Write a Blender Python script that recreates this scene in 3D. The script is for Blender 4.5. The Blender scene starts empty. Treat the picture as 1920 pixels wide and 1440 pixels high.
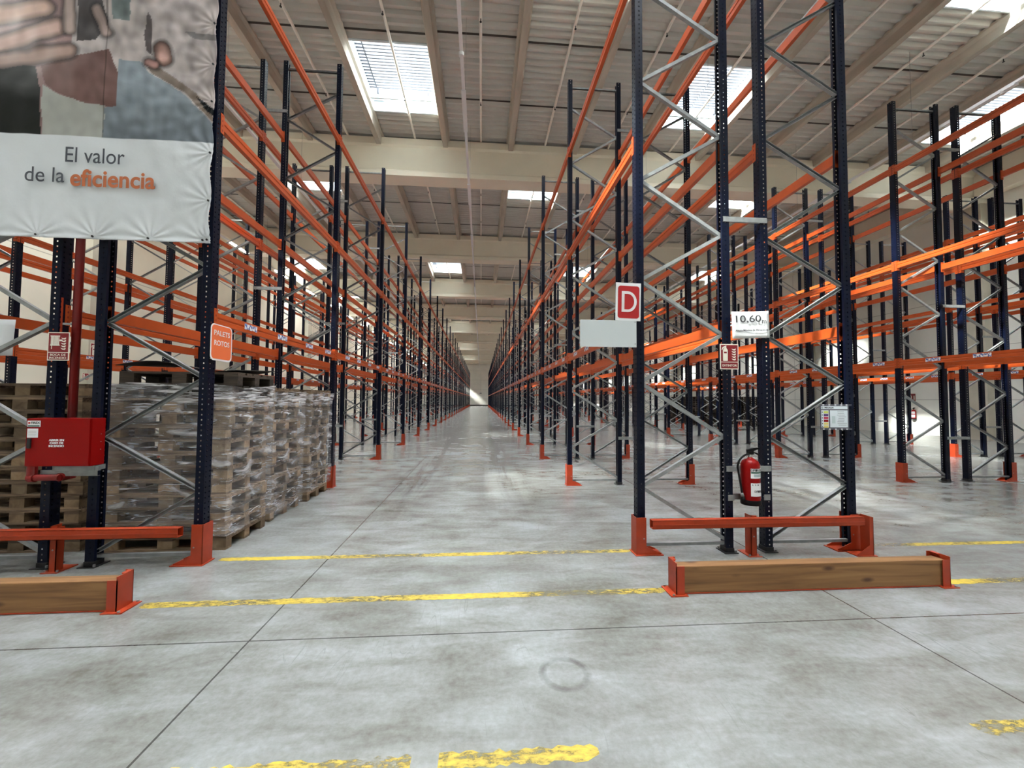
import bpy, bmesh, math, random
from mathutils import Vector, Matrix, noise
random.seed(7)
PI = math.pi
SC = bpy.context.scene
C = SC.collection

# ------------------------------------------------------------------ camera, world, sun, exposure
def add_camera():
    f, yaw, pit, rol = 761.5, math.radians(4.32), math.radians(2.2), math.radians(0.39)
    fw = Vector((math.sin(yaw)*math.cos(pit), math.cos(yaw)*math.cos(pit), math.sin(pit)))
    rt = Vector((math.cos(yaw), -math.sin(yaw), 0)); up = rt.cross(fw)
    r2 = rt*math.cos(rol) + up*math.sin(rol); u2 = -rt*math.sin(rol) + up*math.cos(rol)
    cd = bpy.data.cameras.new('camera'); cam = bpy.data.objects.new('camera', cd); C.objects.link(cam)
    cd.sensor_width = 36; cd.lens = 36*f/1920; cd.clip_start = 0.05; cd.clip_end = 400
    m = Matrix((r2, u2, -fw)).transposed().to_4x4(); m.translation = Vector((0, 0, 1.6))
    cam.matrix_world = m; SC.camera = cam
add_camera()
SC.view_settings.view_transform = 'Standard'
SC.view_settings.look = 'None'
SC.view_settings.gamma = 1.0
SC.view_settings.use_curve_mapping = False
SC.view_settings.exposure = 1.42
PANE_GLOW = 1.3
SKYLIGHT_WATTS = 165.0
cy = SC.cycles
cy.use_denoising = True
cy.max_bounces = 7; cy.diffuse_bounces = 4; cy.glossy_bounces = 3; cy.transmission_bounces = 3; cy.transparent_max_bounces = 10
cy.sample_clamp_indirect = 6.0
cy.caustics_reflective = False; cy.caustics_refractive = False

W = bpy.data.worlds.new('sky'); SC.world = W; W.use_nodes = True
W.node_tree.nodes['Background'].inputs[0].default_value = (0.62, 0.78, 1.0, 1)
W.node_tree.nodes['Background'].inputs[1].default_value = 0.35
sd = bpy.data.lights.new('sun', 'SUN'); sd.energy = 95.0; sd.angle = math.radians(5.0); sd.color = (1.0, 0.93, 0.80)
sun = bpy.data.objects.new('sun', sd); C.objects.link(sun)
SUN_DIR = Vector((1.19, 0.5, -1.0)).normalized()
sun.rotation_euler = SUN_DIR.to_track_quat('-Z', 'Y').to_euler(); sun.location = (-10, 0, 20)

# ------------------------------------------------------------------ materials
MATS = {}
def nmat(name):
    m = bpy.data.materials.new(name); m.use_nodes = True; MATS[name] = m
    return m, m.node_tree.nodes, m.node_tree.links, m.node_tree.nodes['Principled BSDF']
def mat(name, col, rough=0.5, metal=0.0, var=0.0, scale=8.0, bump=0.0, spec=0.5, stretch=(1, 1, 1), col2=None, coat=0.0):
    m, n, l, b = nmat(name)
    b.inputs['Base Color'].default_value = (*col, 1); b.inputs['Roughness'].default_value = rough
    b.inputs['Metallic'].default_value = metal; b.inputs['Specular IOR Level'].default_value = spec
    if coat: b.inputs['Coat Weight'].default_value = coat
    if var or bump or col2:
        tc = n.new('ShaderNodeTexCoord'); mp = n.new('ShaderNodeMapping'); mp.inputs['Scale'].default_value = stretch
        l.new(tc.outputs['Object'], mp.inputs[0])
        no = n.new('ShaderNodeTexNoise'); no.inputs['Scale'].default_value = scale; no.inputs['Detail'].default_value = 5
        l.new(mp.outputs[0], no.inputs['Vector'])
        if var or col2:
            cr = n.new('ShaderNodeValToRGB'); c2 = col2 or tuple(c*(1-var) for c in col)
            cr.color_ramp.elements[0].position = 0.35; cr.color_ramp.elements[1].position = 0.65
            cr.color_ramp.elements[0].color = (*c2, 1); cr.color_ramp.elements[1].color = (*col, 1)
            l.new(no.outputs[0], cr.inputs[0]); l.new(cr.outputs[0], b.inputs['Base Color'])
        if bump:
            bp = n.new('ShaderNodeBump'); bp.inputs['Strength'].default_value = bump; bp.inputs['Distance'].default_value = 0.01
            l.new(no.outputs[0], bp.inputs['Height']); l.new(bp.outputs[0], b.inputs['Normal'])
    return m
mat('navy', (0.0016, 0.0038, 0.015), 0.34, 0.0, 0.25, 6, spec=0.22)
mat('orange', (0.52, 0.078, 0.011), 0.42, 0.0, 0.12, 5)
mat('guard_orange', (0.37, 0.038, 0.008), 0.45, 0.0, 0.2, 9)
mat('galv', (0.33, 0.345, 0.345), 0.45, 0.45, 0.25, 14)
mat('galv_dark', (0.25, 0.26, 0.26), 0.5, 0.4, 0.2, 14)
mat('concrete_beam', (0.82, 0.77, 0.64), 0.85, 0, 0.08, 0.7, 0.15)
mat('concrete_purlin', (0.54, 0.49, 0.41), 0.9, 0, 0.28, 2.2, 0.3, stretch=(1, 0.25, 1))
mat('deck', (0.60, 0.60, 0.555), 0.5, 0.0, 0.08, 1.3)
mat('deck_gap', (0.05, 0.045, 0.04), 0.9)
mat('pillar', (0.50, 0.47, 0.38), 0.9, 0, 0.12, 1.5, 0.2)
mat('white_pipe', (0.88, 0.85, 0.78), 0.45)
mat('black', (0.012, 0.012, 0.013), 0.45)
mat('rubber', (0.006, 0.006, 0.006), 0.6, spec=0.15)
mat('red', (0.24, 0.0015, 0.0015), 0.35, 0, 0.08, 3, spec=0.2)
mat('red_pipe', (0.23, 0.006, 0.005), 0.35, 0, 0.15, 6)
mat('sign_red', (0.20, 0.006, 0.010), 0.5)
mat('sign_bright_red', (0.46, 0.010, 0.014), 0.45)
mat('sign_cream', (0.80, 0.76, 0.66), 0.6)
mat('white', (0.78, 0.79, 0.80), 0.55)
mat('sign_pink_white', (0.80, 0.74, 0.74), 0.55)
mat('panel_grey', (0.58, 0.62, 0.63), 0.6)
mat('dark_text', (0.03, 0.03, 0.035), 0.6)
mat('brown_text', (0.50, 0.13, 0.04), 0.6)
mat('slate_text', (0.05, 0.055, 0.07), 0.6)
mat('louvre', (0.12, 0.13, 0.15), 0.5, 0.5)
mat('curb', (0.70, 0.80, 0.84), 0.5)
mat('chrome', (0.6, 0.6, 0.58), 0.25, 0.9)
mat('green_band', (0.03, 0.12, 0.09), 0.5)
mat('palets_orange', (0.80, 0.16, 0.05), 0.5)
mat('lime', (0.50, 0.55, 0.10), 0.6); mat('violet', (0.07, 0.03, 0.14), 0.6); mat('crimson', (0.42, 0.02, 0.06), 0.6)
mat('ochre', (0.62, 0.50, 0.14), 0.6); mat('plate_frame', (0.07, 0.07, 0.09), 0.5)
mat('tag_paper', (0.55, 0.60, 0.64), 0.5); mat('pale_teal', (0.40, 0.48, 0.50), 0.5)
mat('dock_dark', (0.04, 0.035, 0.03), 0.8)

def wood(name, c1, c2, c3, scale=4.0, stretch=(1, 12, 12), rnd=True):
    m, n, l, b = nmat(name)
    tc = n.new('ShaderNodeTexCoord'); mp = n.new('ShaderNodeMapping'); mp.inputs['Scale'].default_value = stretch
    oi = n.new('ShaderNodeObjectInfo'); vm = n.new('ShaderNodeVectorMath'); vm.operation = 'ADD'
    sc = n.new('ShaderNodeVectorMath'); sc.operation = 'SCALE'; sc.inputs[3].default_value = 37.0
    cmb = n.new('ShaderNodeCombineXYZ')
    for i in range(3): l.new(oi.outputs['Random'], cmb.inputs[i])
    l.new(cmb.outputs[0], sc.inputs[0]); l.new(tc.outputs['Object'], vm.inputs[0]); l.new(sc.outputs[0], vm.inputs[1])
    l.new(vm.outputs[0], mp.inputs[0])
    no = n.new('ShaderNodeTexNoise'); no.inputs['Scale'].default_value = scale; no.inputs['Detail'].default_value = 6
    no.inputs['Distortion'].default_value = 0.6
    l.new(mp.outputs[0], no.inputs['Vector'])
    cr = n.new('ShaderNodeValToRGB'); e = cr.color_ramp.elements
    e[0].position = 0.3; e[0].color = (*c1, 1); e[1].position = 0.72; e[1].color = (*c3, 1)
    k = e.new(0.5); k.color = (*c2, 1)
    l.new(no.outputs[0], cr.inputs[0])
    if rnd:
        hs = n.new('ShaderNodeHueSaturation'); mr = n.new('ShaderNodeMapRange')
        mr.inputs['To Min'].default_value = 0.32; mr.inputs['To Max'].default_value = 1.0
        l.new(oi.outputs['Random'], mr.inputs[0]); l.new(mr.outputs[0], hs.inputs['Value']); l.new(cr.outputs[0], hs.inputs['Color'])
        l.new(hs.outputs[0], b.inputs['Base Color'])
    else:
        l.new(cr.outputs[0], b.inputs['Base Color'])
    b.inputs['Roughness'].default_value = 0.75
    bp = n.new('ShaderNodeBump'); bp.inputs['Strength'].default_value = 0.3; bp.inputs['Distance'].default_value = 0.004
    l.new(no.outputs[0], bp.inputs['Height']); l.new(bp.outputs[0], b.inputs['Normal'])
    return m
wood('pallet_wood', (0.11, 0.066, 0.040), (0.21, 0.14, 0.085), (0.36, 0.25, 0.155))
wood('pallet_dark', (0.035, 0.025, 0.02), (0.07, 0.05, 0.035), (0.12, 0.085, 0.06))
wood('block_wood', (0.20, 0.125, 0.070), (0.34, 0.225, 0.125), (0.46, 0.33, 0.20), 9, (1, 1, 1))

def timber_mat():
    m = wood('timber', (0.125, 0.055, 0.017), (0.20, 0.095, 0.032), (0.26, 0.135, 0.050), 2.6, (0.5, 7, 9), False)
    n, l = m.node_tree.nodes, m.node_tree.links; b = n['Principled BSDF']
    tc = n.new('ShaderNodeTexCoord'); mp = n.new('ShaderNodeMapping'); mp.inputs['Scale'].default_value = (1.3, 2.5, 3.6)
    l.new(tc.outputs['Object'], mp.inputs[0])
    vo = n.new('ShaderNodeTexVoronoi'); vo.inputs['Scale'].default_value = 1.7; l.new(mp.outputs[0], vo.inputs['Vector'])
    cr = n.new('ShaderNodeValToRGB'); cr.color_ramp.elements[0].position = 0.05; cr.color_ramp.elements[1].position = 0.16
    cr.color_ramp.elements[0].color = (0.30, 0.22, 0.2, 1); cr.color_ramp.elements[1].color = (1, 1, 1, 1)
    l.new(vo.outputs['Distance'], cr.inputs[0])
    mx = n.new('ShaderNodeMix'); mx.data_type = 'RGBA'; mx.blend_type = 'MULTIPLY'; mx.inputs[0].default_value = 1
    src = b.inputs['Base Color'].links[0].from_socket
    l.new(src, mx.inputs[6]); l.new(cr.outputs[0], mx.inputs[7]); l.new(mx.outputs[2], b.inputs['Base Color'])
timber_mat()

def emis(name, col, s):
    m = bpy.data.materials.new(name); m.use_nodes = True; n = m.node_tree.nodes; l = m.node_tree.links
    n.remove(n['Principled BSDF']); e = n.new('ShaderNodeEmission'); e.inputs[0].default_value = (*col, 1); e.inputs[1].default_value = s
    l.new(e.outputs[0], n['Material Output'].inputs[0]); MATS[name] = m; return m
emis('tube_lit', (1.0, 0.97, 0.9), 18.0)
def pane_mat():
    m = emis('pane', (0.90, 0.96, 1.0), PANE_GLOW); n = m.node_tree.nodes; l = m.node_tree.links
    t = n.new('ShaderNodeBsdfTransparent'); t.inputs[0].default_value = (0.9, 0.95, 1, 1); mx = n.new('ShaderNodeMixShader'); mx.inputs[0].default_value = 0.5
    e = n['Emission']; l.new(t.outputs[0], mx.inputs[1]); l.new(e.outputs[0], mx.inputs[2]); l.new(mx.outputs[0], n['Material Output'].inputs[0])
pane_mat()

def M_(n, l, op, a, b=None, c=None, clamp=False):
    x = n.new('ShaderNodeMath'); x.operation = op; x.use_clamp = clamp
    for i, v in enumerate((a, b, c)):
        if v is None: continue
        if isinstance(v, (int, float)): x.inputs[i].default_value = v
        else: l.new(v, x.inputs[i])
    return x.outputs[0]

def floor_mat():
    m, n, l, b = nmat('floor_concrete')
    tc = n.new('ShaderNodeTexCoord'); sp = n.new('ShaderNodeSeparateXYZ'); l.new(tc.outputs['Object'], sp.inputs[0])
    X, Y = sp.outputs[0], sp.outputs[1]
    def noi(scale, stretch=(1, 1, 1), det=6, dist=0.0, rough=0.6):
        mp = n.new('ShaderNodeMapping'); mp.inputs['Scale'].default_value = stretch; l.new(tc.outputs['Object'], mp.inputs[0])
        t = n.new('ShaderNodeTexNoise'); t.inputs['Scale'].default_value = scale; t.inputs['Detail'].default_value = det
        t.inputs['Distortion'].default_value = dist; t.inputs['Roughness'].default_value = rough
        l.new(mp.outputs[0], t.inputs['Vector']); return t.outputs[0]
    big = noi(0.55, det=3); mid = noi(1.6, (1, 1.4, 1), 6, 0.5, 0.6); fine = noi(26, det=4, rough=0.7)
    streak = noi(1.3, (3.0, 0.16, 1), 5, 0.5); brush = noi(2.6, (0.5, 1.9, 1), 5, 0.7, 0.6)
    s = M_(n, l, 'MULTIPLY', big, 0.26)
    s = M_(n, l, 'MULTIPLY_ADD', mid, 0.34, s)
    s = M_(n, l, 'MULTIPLY_ADD', brush, 0.28, s)
    s = M_(n, l, 'MULTIPLY_ADD', fine, 0.18, s)
    cr = n.new('ShaderNodeValToRGB'); e = cr.color_ramp.elements
    e[0].position = 0.41; e[0].color = (0.118, 0.116, 0.100, 1); e[1].position = 0.64; e[1].color = (0.285, 0.300, 0.302, 1)
    k = e.new(0.52); k.color = (0.195, 0.200, 0.188, 1)
    l.new(s, cr.inputs[0])
    def mul(colsock, fac, dark):
        x = n.new('ShaderNodeMix'); x.data_type = 'RGBA'; x.blend_type = 'MULTIPLY'
        l.new(fac, x.inputs[0]); l.new(colsock, x.inputs[6]); x.inputs[7].default_value = (*dark, 1); return x.outputs[2]
    col = cr.outputs[0]
    # tyre wear down the aisle (two broad bands)
    def band(cx, w):
        d = M_(n, l, 'ABSOLUTE', M_(n, l, 'SUBTRACT', X, cx)); return M_(n, l, 'SUBTRACT', 1.0, M_(n, l, 'DIVIDE', d, w), clamp=True)
    bands = M_(n, l, 'MAXIMUM', band(-1.25, 0.75), band(0.45, 0.6))
    st = M_(n, l, 'MULTIPLY', M_(n, l, 'SUBTRACT', streak, 0.42, clamp=True), 5.0, clamp=True)
    inside = M_(n, l, 'MULTIPLY', M_(n, l, 'SUBTRACT', Y, 4.6), 0.35, clamp=True)
    fac = M_(n, l, 'MULTIPLY', M_(n, l, 'MULTIPLY', bands, st), M_(n, l, 'MULTIPLY', inside, 0.62))
    col = mul(col, fac, (0.42, 0.42, 0.42))
    # saw joints every 4.41 m
    def joint(S, off, per, w):
        a = M_(n, l, 'SUBTRACT', S, off - per*40); a = M_(n, l, 'MODULO', a, per)
        return M_(n, l, 'LESS_THAN', a, w)
    jn = M_(n, l, 'MAXIMUM', joint(X, -1.514, 4.415, 0.012), joint(Y, 2.852, 4.37, 0.011))
    col = mul(col, M_(n, l, 'MULTIPLY', jn, 0.78), (0.12, 0.12, 0.11))
    # fine drag scratches in two directions
    for rot_, amt in ((0.35, 0.30), (-0.9, 0.25), (1.45, 0.22)):
        mp = n.new('ShaderNodeMapping'); mp.inputs['Rotation'].default_value = (0, 0, rot_); mp.inputs['Scale'].default_value = (1.4, 0.16, 1)
        l.new(tc.outputs['Object'], mp.inputs[0]); t = n.new('ShaderNodeTexNoise'); t.inputs['Scale'].default_value = 2.2; t.inputs['Detail'].default_value = 2
        l.new(mp.outputs[0], t.inputs['Vector'])
        ln = M_(n, l, 'LESS_THAN', M_(n, l, 'ABSOLUTE', M_(n, l, 'SUBTRACT', t.outputs[0], 0.56)), 0.0016)
        gate = M_(n, l, 'MULTIPLY', M_(n, l, 'SUBTRACT', mid, 0.5, clamp=True), 9.0, clamp=True)
        col = mul(col, M_(n, l, 'MULTIPLY', M_(n, l, 'MULTIPLY', ln, gate), amt), (0.35, 0.35, 0.33))
    # round tyre scuff
    dx = M_(n, l, 'SUBTRACT', X, 0.505); dy = M_(n, l, 'SUBTRACT', Y, 2.41)
    r = M_(n, l, 'SQRT', M_(n, l, 'ADD', M_(n, l, 'MULTIPLY', dx, dx), M_(n, l, 'MULTIPLY', dy, dy)))
    ring = M_(n, l, 'SUBTRACT', 1.0, M_(n, l, 'DIVIDE', M_(n, l, 'ABSOLUTE', M_(n, l, 'SUBTRACT', r, 0.132)), 0.026), clamp=True)
    ring = M_(n, l, 'MULTIPLY', M_(n, l, 'POWER', ring, 0.5), M_(n, l, 'MULTIPLY', M_(n, l, 'SUBTRACT', noi(5, det=3), 0.30, clamp=True), 3.2, clamp=True), clamp=True)
    col = mul(col, M_(n, l, 'MULTIPLY', ring, 0.7), (0.35, 0.34, 0.33))
    # oil spots
    vo = n.new('ShaderNodeTexVoronoi'); vo.inputs['Scale'].default_value = 0.30; l.new(tc.outputs['Object'], vo.inputs['Vector'])
    sp_ = M_(n, l, 'SUBTRACT', 1.0, M_(n, l, 'DIVIDE', M_(n, l, 'MULTIPLY_ADD', mid, 0.10, vo.outputs['Distance']), 0.085), clamp=True)
    col = mul(col, M_(n, l, 'MULTIPLY', sp_, 0.35), (0.55, 0.5, 0.45))
    l.new(col, b.inputs['Base Color'])
    rr = n.new('ShaderNodeMapRange'); rr.inputs['To Min'].default_value = 0.14; rr.inputs['To Max'].default_value = 0.38
    rr.inputs['From Min'].default_value = 0.35; rr.inputs['From Max'].default_value = 0.7
    rr.inputs['To Min'].default_value = 0.205; rr.inputs['To Max'].default_value = 0.262
    l.new(noi(0.9, (1, 1, 1), 3), rr.inputs[0]); l.new(rr.outputs[0], b.inputs['Roughness'])
    b.inputs['Specular IOR Level'].default_value = 0.55
    bp = n.new('ShaderNodeBump'); bp.inputs['Strength'].default_value = 0.05; bp.inputs['Distance'].default_value = 0.004
    l.new(fine, bp.inputs['Height']); l.new(bp.outputs[0], b.inputs['Normal'])
floor_mat()

def wall_mat(name, axis, base, jv=None):
    m, n, l, b = nmat(name)
    tc = n.new('ShaderNodeTexCoord'); sp = n.new('ShaderNodeSeparateXYZ'); l.new(tc.outputs['Object'], sp.inputs[0])
    t = n.new('ShaderNodeTexNoise'); t.inputs['Scale'].default_value = 0.8; t.inputs['Detail'].default_value = 6; l.new(tc.outputs['Object'], t.inputs['Vector'])
    cr = n.new('ShaderNodeValToRGB'); cr.color_ramp.elements[0].position = 0.35; cr.color_ramp.elements[1].position = 0.65
    cr.color_ramp.elements[0].color = (*[c*0.92 for c in base], 1); cr.color_ramp.elements[1].color = (*base, 1); l.new(t.outputs[0], cr.inputs[0])
    a = M_(n, l, 'MODULO', M_(n, l, 'ADD', sp.outputs[2], 23-1.72), 2.3); j = M_(n, l, 'LESS_THAN', a, 0.03)
    if jv:
        a2 = M_(n, l, 'MODULO', M_(n, l, 'ADD', sp.outputs[axis], 920+jv), 9.2); j = M_(n, l, 'MAXIMUM', j, M_(n, l, 'LESS_THAN', a2, 0.03))
    x = n.new('ShaderNodeMix'); x.data_type = 'RGBA'; x.blend_type = 'MULTIPLY'; l.new(M_(n, l, 'MULTIPLY', j, 0.6), x.inputs[0])
    l.new(cr.outputs[0], x.inputs[6]); x.inputs[7].default_value = (0.3, 0.3, 0.3, 1); l.new(x.outputs[2], b.inputs['Base Color'])
    b.inputs['Roughness'].default_value = 0.85
wall_mat('wall_cream', 1, (0.78, 0.74, 0.62), 1.0)
wall_mat('wall_pale', 1, (0.72, 0.72, 0.66), 1.0)
wall_mat('wall_far', 0, (0.80, 0.78, 0.70), 4.6)

def paint_mat():
    m, n, l, b = nmat('yellow_paint')
    tc = n.new('ShaderNodeTexCoord')
    def noi(sc, st, det=6):
        mp = n.new('ShaderNodeMapping'); mp.inputs['Scale'].default_value = st; l.new(tc.outputs['Object'], mp.inputs[0])
        t = n.new('ShaderNodeTexNoise'); t.inputs['Scale'].default_value = sc; t.inputs['Detail'].default_value = det; t.inputs['Roughness'].default_value = 0.7
        l.new(mp.outputs[0], t.inputs['Vector']); return t.outputs[0]
    w = noi(0.55, (1, 1, 1), 2); f = noi(22, (0.7, 1.5, 1)); g = noi(9, (1, 1, 1))
    cr = n.new('ShaderNodeValToRGB'); cr.color_ramp.elements[0].position = 0.44; cr.color_ramp.elements[1].position = 0.60
    cr.color_ramp.elements[0].color = (0.20, 0.155, 0.045, 1); cr.color_ramp.elements[1].color = (0.60, 0.44, 0.05, 1); l.new(M_(n, l, 'MULTIPLY_ADD', w, 0.6, M_(n, l, 'MULTIPLY', f, 0.42)), cr.inputs[0])
    l.new(cr.outputs[0], b.inputs['Base Color']); b.inputs['Roughness'].default_value = 0.5
    al = M_(n, l, 'MULTIPLY_ADD', f, 0.55, M_(n, l, 'MULTIPLY', w, 0.75))
    al = M_(n, l, 'MULTIPLY', M_(n, l, 'SUBTRACT', al, 0.535, clamp=False), 9.0, clamp=True)
    l.new(al, b.inputs['Alpha'])
paint_mat()
def film_mat():
    m, n, l, b = nmat('stretch_film')
    tc = n.new('ShaderNodeTexCoord'); sp = n.new('ShaderNodeSeparateXYZ'); l.new(tc.outputs['Object'], sp.inputs[0])
    def noi(sc, st, det, dist, rot=(0, 0, 0)):
        mp = n.new('ShaderNodeMapping'); mp.inputs['Scale'].default_value = st; mp.inputs['Rotation'].default_value = rot
        l.new(tc.outputs['Object'], mp.inputs[0]); t = n.new('ShaderNodeTexNoise'); t.inputs['Scale'].default_value = sc
        t.inputs['Detail'].default_value = det; t.inputs['Distortion'].default_value = dist; l.new(mp.outputs[0], t.inputs['Vector']); return t.outputs[0]
    big = noi(3.0, (1, 1, 3.0), 4, 1.0, (0.3, 0.35, 0)); st = noi(4.5, (1, 1, 9.0), 4, 1.2, (-0.25, -0.45, 0)); top = noi(2.2, (1, 1, 16.0), 5, 1.0)
    b.inputs['Base Color'].default_value = (0.86, 0.85, 0.88, 1); b.inputs['Roughness'].default_value = 0.14; b.inputs['Specular IOR Level'].default_value = 1.0
    a = M_(n, l, 'MULTIPLY', M_(n, l, 'SUBTRACT', big, 0.52), 2.2, clamp=True)
    a2 = M_(n, l, 'MULTIPLY', M_(n, l, 'SUBTRACT', st, 0.60), 7.0, clamp=True)  # white glints put in as more opaque streaks
    zt = M_(n, l, 'MULTIPLY', M_(n, l, 'SUBTRACT', sp.outputs[2], 1.47), 14.0, clamp=True)
    a3 = M_(n, l, 'MULTIPLY', zt, M_(n, l, 'MULTIPLY', M_(n, l, 'SUBTRACT', top, 0.47), 5.0, clamp=True))  # reflected sky glare near the top, painted through the alpha
    a = M_(n, l, 'ADD', M_(n, l, 'MAXIMUM', M_(n, l, 'MAXIMUM', a, a3), M_(n, l, 'MULTIPLY', a2, 0.9)), 0.09, clamp=True)
    l.new(a, b.inputs['Alpha'])
    bp = n.new('ShaderNodeBump'); bp.inputs['Strength'].default_value = 0.8; bp.inputs['Distance'].default_value = 0.05
    l.new(M_(n, l, 'ADD', big, M_(n, l, 'MULTIPLY', st, 0.6)), bp.inputs['Height']); l.new(bp.outputs[0], b.inputs['Normal'])
film_mat()
def banner_mat():
    m, n, l, b = nmat('banner_print')
    a = n.new('ShaderNodeVertexColor'); a.layer_name = 'print'; l.new(a.outputs[0], b.inputs['Base Color'])
    b.inputs['Roughness'].default_value = 0.5; b.inputs['Specular IOR Level'].default_value = 0.12
    tc = n.new('ShaderNodeTexCoord'); t = n.new('ShaderNodeTexNoise'); t.inputs['Scale'].default_value = 9; t.inputs['Detail'].default_value = 5
    l.new(tc.outputs['Object'], t.inputs['Vector']); bp = n.new('ShaderNodeBump'); bp.inputs['Strength'].default_value = 0.25; bp.inputs['Distance'].default_value = 0.01
    l.new(t.outputs[0], bp.inputs['Height']); l.new(bp.outputs[0], b.inputs['Normal'])
banner_mat()
def label_mat():
    m, n, l, b = nmat('load_label')
    tc = n.new('ShaderNodeTexCoord'); mp = n.new('ShaderNodeMapping'); mp.inputs['Scale'].default_value = (1, 2.2, 1.3); l.new(tc.outputs['Object'], mp.inputs[0])
    t = n.new('ShaderNodeTexNoise'); t.inputs['Scale'].default_value = 22; l.new(mp.outputs[0], t.inputs['Vector'])
    cr = n.new('ShaderNodeValToRGB'); cr.color_ramp.interpolation = 'CONSTANT'; e = cr.color_ramp.elements
    e[0].position = 0; e[0].color = (0.05, 0.12, 0.38, 1); e[1].position = 0.47; e[1].color = (0.80, 0.78, 0.80, 1)
    l.new(t.outputs[0], cr.inputs[0]); l.new(cr.outputs[0], b.inputs['Base Color'])
label_mat()

# ------------------------------------------------------------------ mesh helpers
class MB:
    def __init__(s): s.v = []; s.f = []; s.mi = []; s.mats = []
    def m(s, name):
        if name not in s.mats: s.mats.append(name)
        return s.mats.index(name)
    def raw(s, vs, fs, mt):
        o = len(s.v); s.v += [tuple(v) for v in vs]; k = s.m(mt)
        for f in fs: s.f.append(tuple(i+o for i in f)); s.mi.append(k)
    def box(s, x0, x1, y0, y1, z0, z1, mt, M=None):
        if x0 > x1: x0, x1 = x1, x0
        if y0 > y1: y0, y1 = y1, y0
        if z0 > z1: z0, z1 = z1, z0
        vs = [(x, y, z) for z in (z0, z1) for y in (y0, y1) for x in (x0, x1)]
        if M: vs = [M @ Vector(v) for v in vs]
        s.raw(vs, [(0, 2, 3, 1), (4, 5, 7, 6), (0, 1, 5, 4), (2, 6, 7, 3), (0, 4, 6, 2), (1, 3, 7, 5)], mt)
    def prism(s, pts, a0, a1, axis, mt, caps=True):
        # pts: 2D outline; axis 'x','y','z' is the extrusion axis
        def P(p, a):
            return {'x': (a, p[0], p[1]), 'y': (p[0], a, p[1]), 'z': (p[0], p[1], a)}[axis]
        n = len(pts); vs = [P(p, a0) for p in pts] + [P(p, a1) for p in pts]
        fs = [(i, (i+1) % n, (i+1) % n + n, i+n) for i in range(n)]
        if caps: fs += [tuple(range(n))[::-1], tuple(range(n, 2*n))]
        s.raw(vs, fs, mt)
    def bar(s, p, q, w, h, mt, up=(0, 1, 0)):
        p, q = Vector(p), Vector(q); d = (q-p); L = d.length; d.normalize()
        u = Vector(up); sd = d.cross(u).normalized(); u = sd.cross(d)
        M = Matrix((sd, d, u)).transposed().to_4x4(); M.translation = p
        s.box(-w/2, w/2, 0, L, -h/2, h/2, mt, M)
    def channel(s, p, q, w, dpt, t, mt, face=(0, -1, 0)):
        # open C section between p and q: web w wide facing `face`, flanges dpt deep behind
        p, q = Vector(p), Vector(q); d = (q-p); L = d.length; d.normalize()
        fz = Vector(face); sd = d.cross(fz).normalized(); fz = sd.cross(d)
        M = Matrix((sd, d, fz)).transposed().to_4x4(); M.translation = p
        s.box(-w/2, w/2, 0, L, dpt/2-t, dpt/2, mt, M)
        s.box(-w/2, -w/2+t, 0, L, -dpt/2, dpt/2-t, mt, M)
        s.box(w/2-t, w/2, 0, L, -dpt/2, dpt/2-t, mt, M)
    def cyl(s, p, q, r0, r1, mt, n=16, cap=True):
        p, q = Vector(p), Vector(q); d = (q-p).normalized()
        a = Vector((1, 0, 0)) if abs(d.x) < 0.9 else Vector((0, 1, 0)); u = d.cross(a).normalized(); w = d.cross(u)
        vs = [c + (u*math.cos(2*PI*i/n) + w*math.sin(2*PI*i/n))*r for c, r in ((p, r0), (q, r1)) for i in range(n)]
        fs = [(i, (i+1) % n, (i+1) % n+n, i+n) for i in range(n)]
        if cap: fs += [tuple(range(n))[::-1], tuple(range(n, 2*n))]
        s.raw(vs, fs, mt)
    def tube(s, pts, r, mt, n=10):
        pts = [Vector(p) for p in pts]; vs = []; fs = []
        for i, p in enumerate(pts):
            d = (pts[min(i+1, len(pts)-1)] - pts[max(i-1, 0)]).normalized()
            a = Vector((0, 1, 0)) if abs(d.y) < 0.9 else Vector((1, 0, 0)); u = d.cross(a).normalized(); w = d.cross(u)
            vs += [p + (u*math.cos(2*PI*j/n) + w*math.sin(2*PI*j/n))*r for j in range(n)]
        for i in range(len(pts)-1):
            fs += [(i*n+j, i*n+(j+1) % n, (i+1)*n+(j+1) % n, (i+1)*n+j) for j in range(n)]
        fs += [tuple(range(n))[::-1], tuple(range((len(pts)-1)*n, len(pts)*n))]
        s.raw(vs, fs, mt)
    def lathe(s, prof, c, mt, n=28):
        vs = []; fs = []
        for r, z in prof: vs += [(c[0]+r*math.cos(2*PI*j/n), c[1]+r*math.sin(2*PI*j/n), c[2]+z) for j in range(n)]
        for i in range(len(prof)-1): fs += [(i*n+j, i*n+(j+1) % n, (i+1)*n+(j+1) % n, (i+1)*n+j) for j in range(n)]
        s.raw(vs, fs, mt)
    def mesh(s, name, smooth=False, bevel=0.0):
        me = bpy.data.meshes.new(name); me.from_pydata(s.v, [], s.f)
        for k in s.mats: me.materials.append(MATS[k])
        me.polygons.foreach_set('material_index', s.mi)
        bm = bmesh.new(); bm.from_mesh(me)
        if bevel:
            bmesh.ops.bevel(bm, geom=[e for e in bm.edges if len(e.link_faces) == 2 and e.calc_face_angle(0) > 0.6], offset=bevel, segments=2, affect='EDGES')
        bmesh.ops.recalc_face_normals(bm, faces=bm.faces); bm.to_mesh(me); bm.free()
        if smooth:
            for p in me.polygons: p.use_smooth = True
        me.update(); return me
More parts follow.
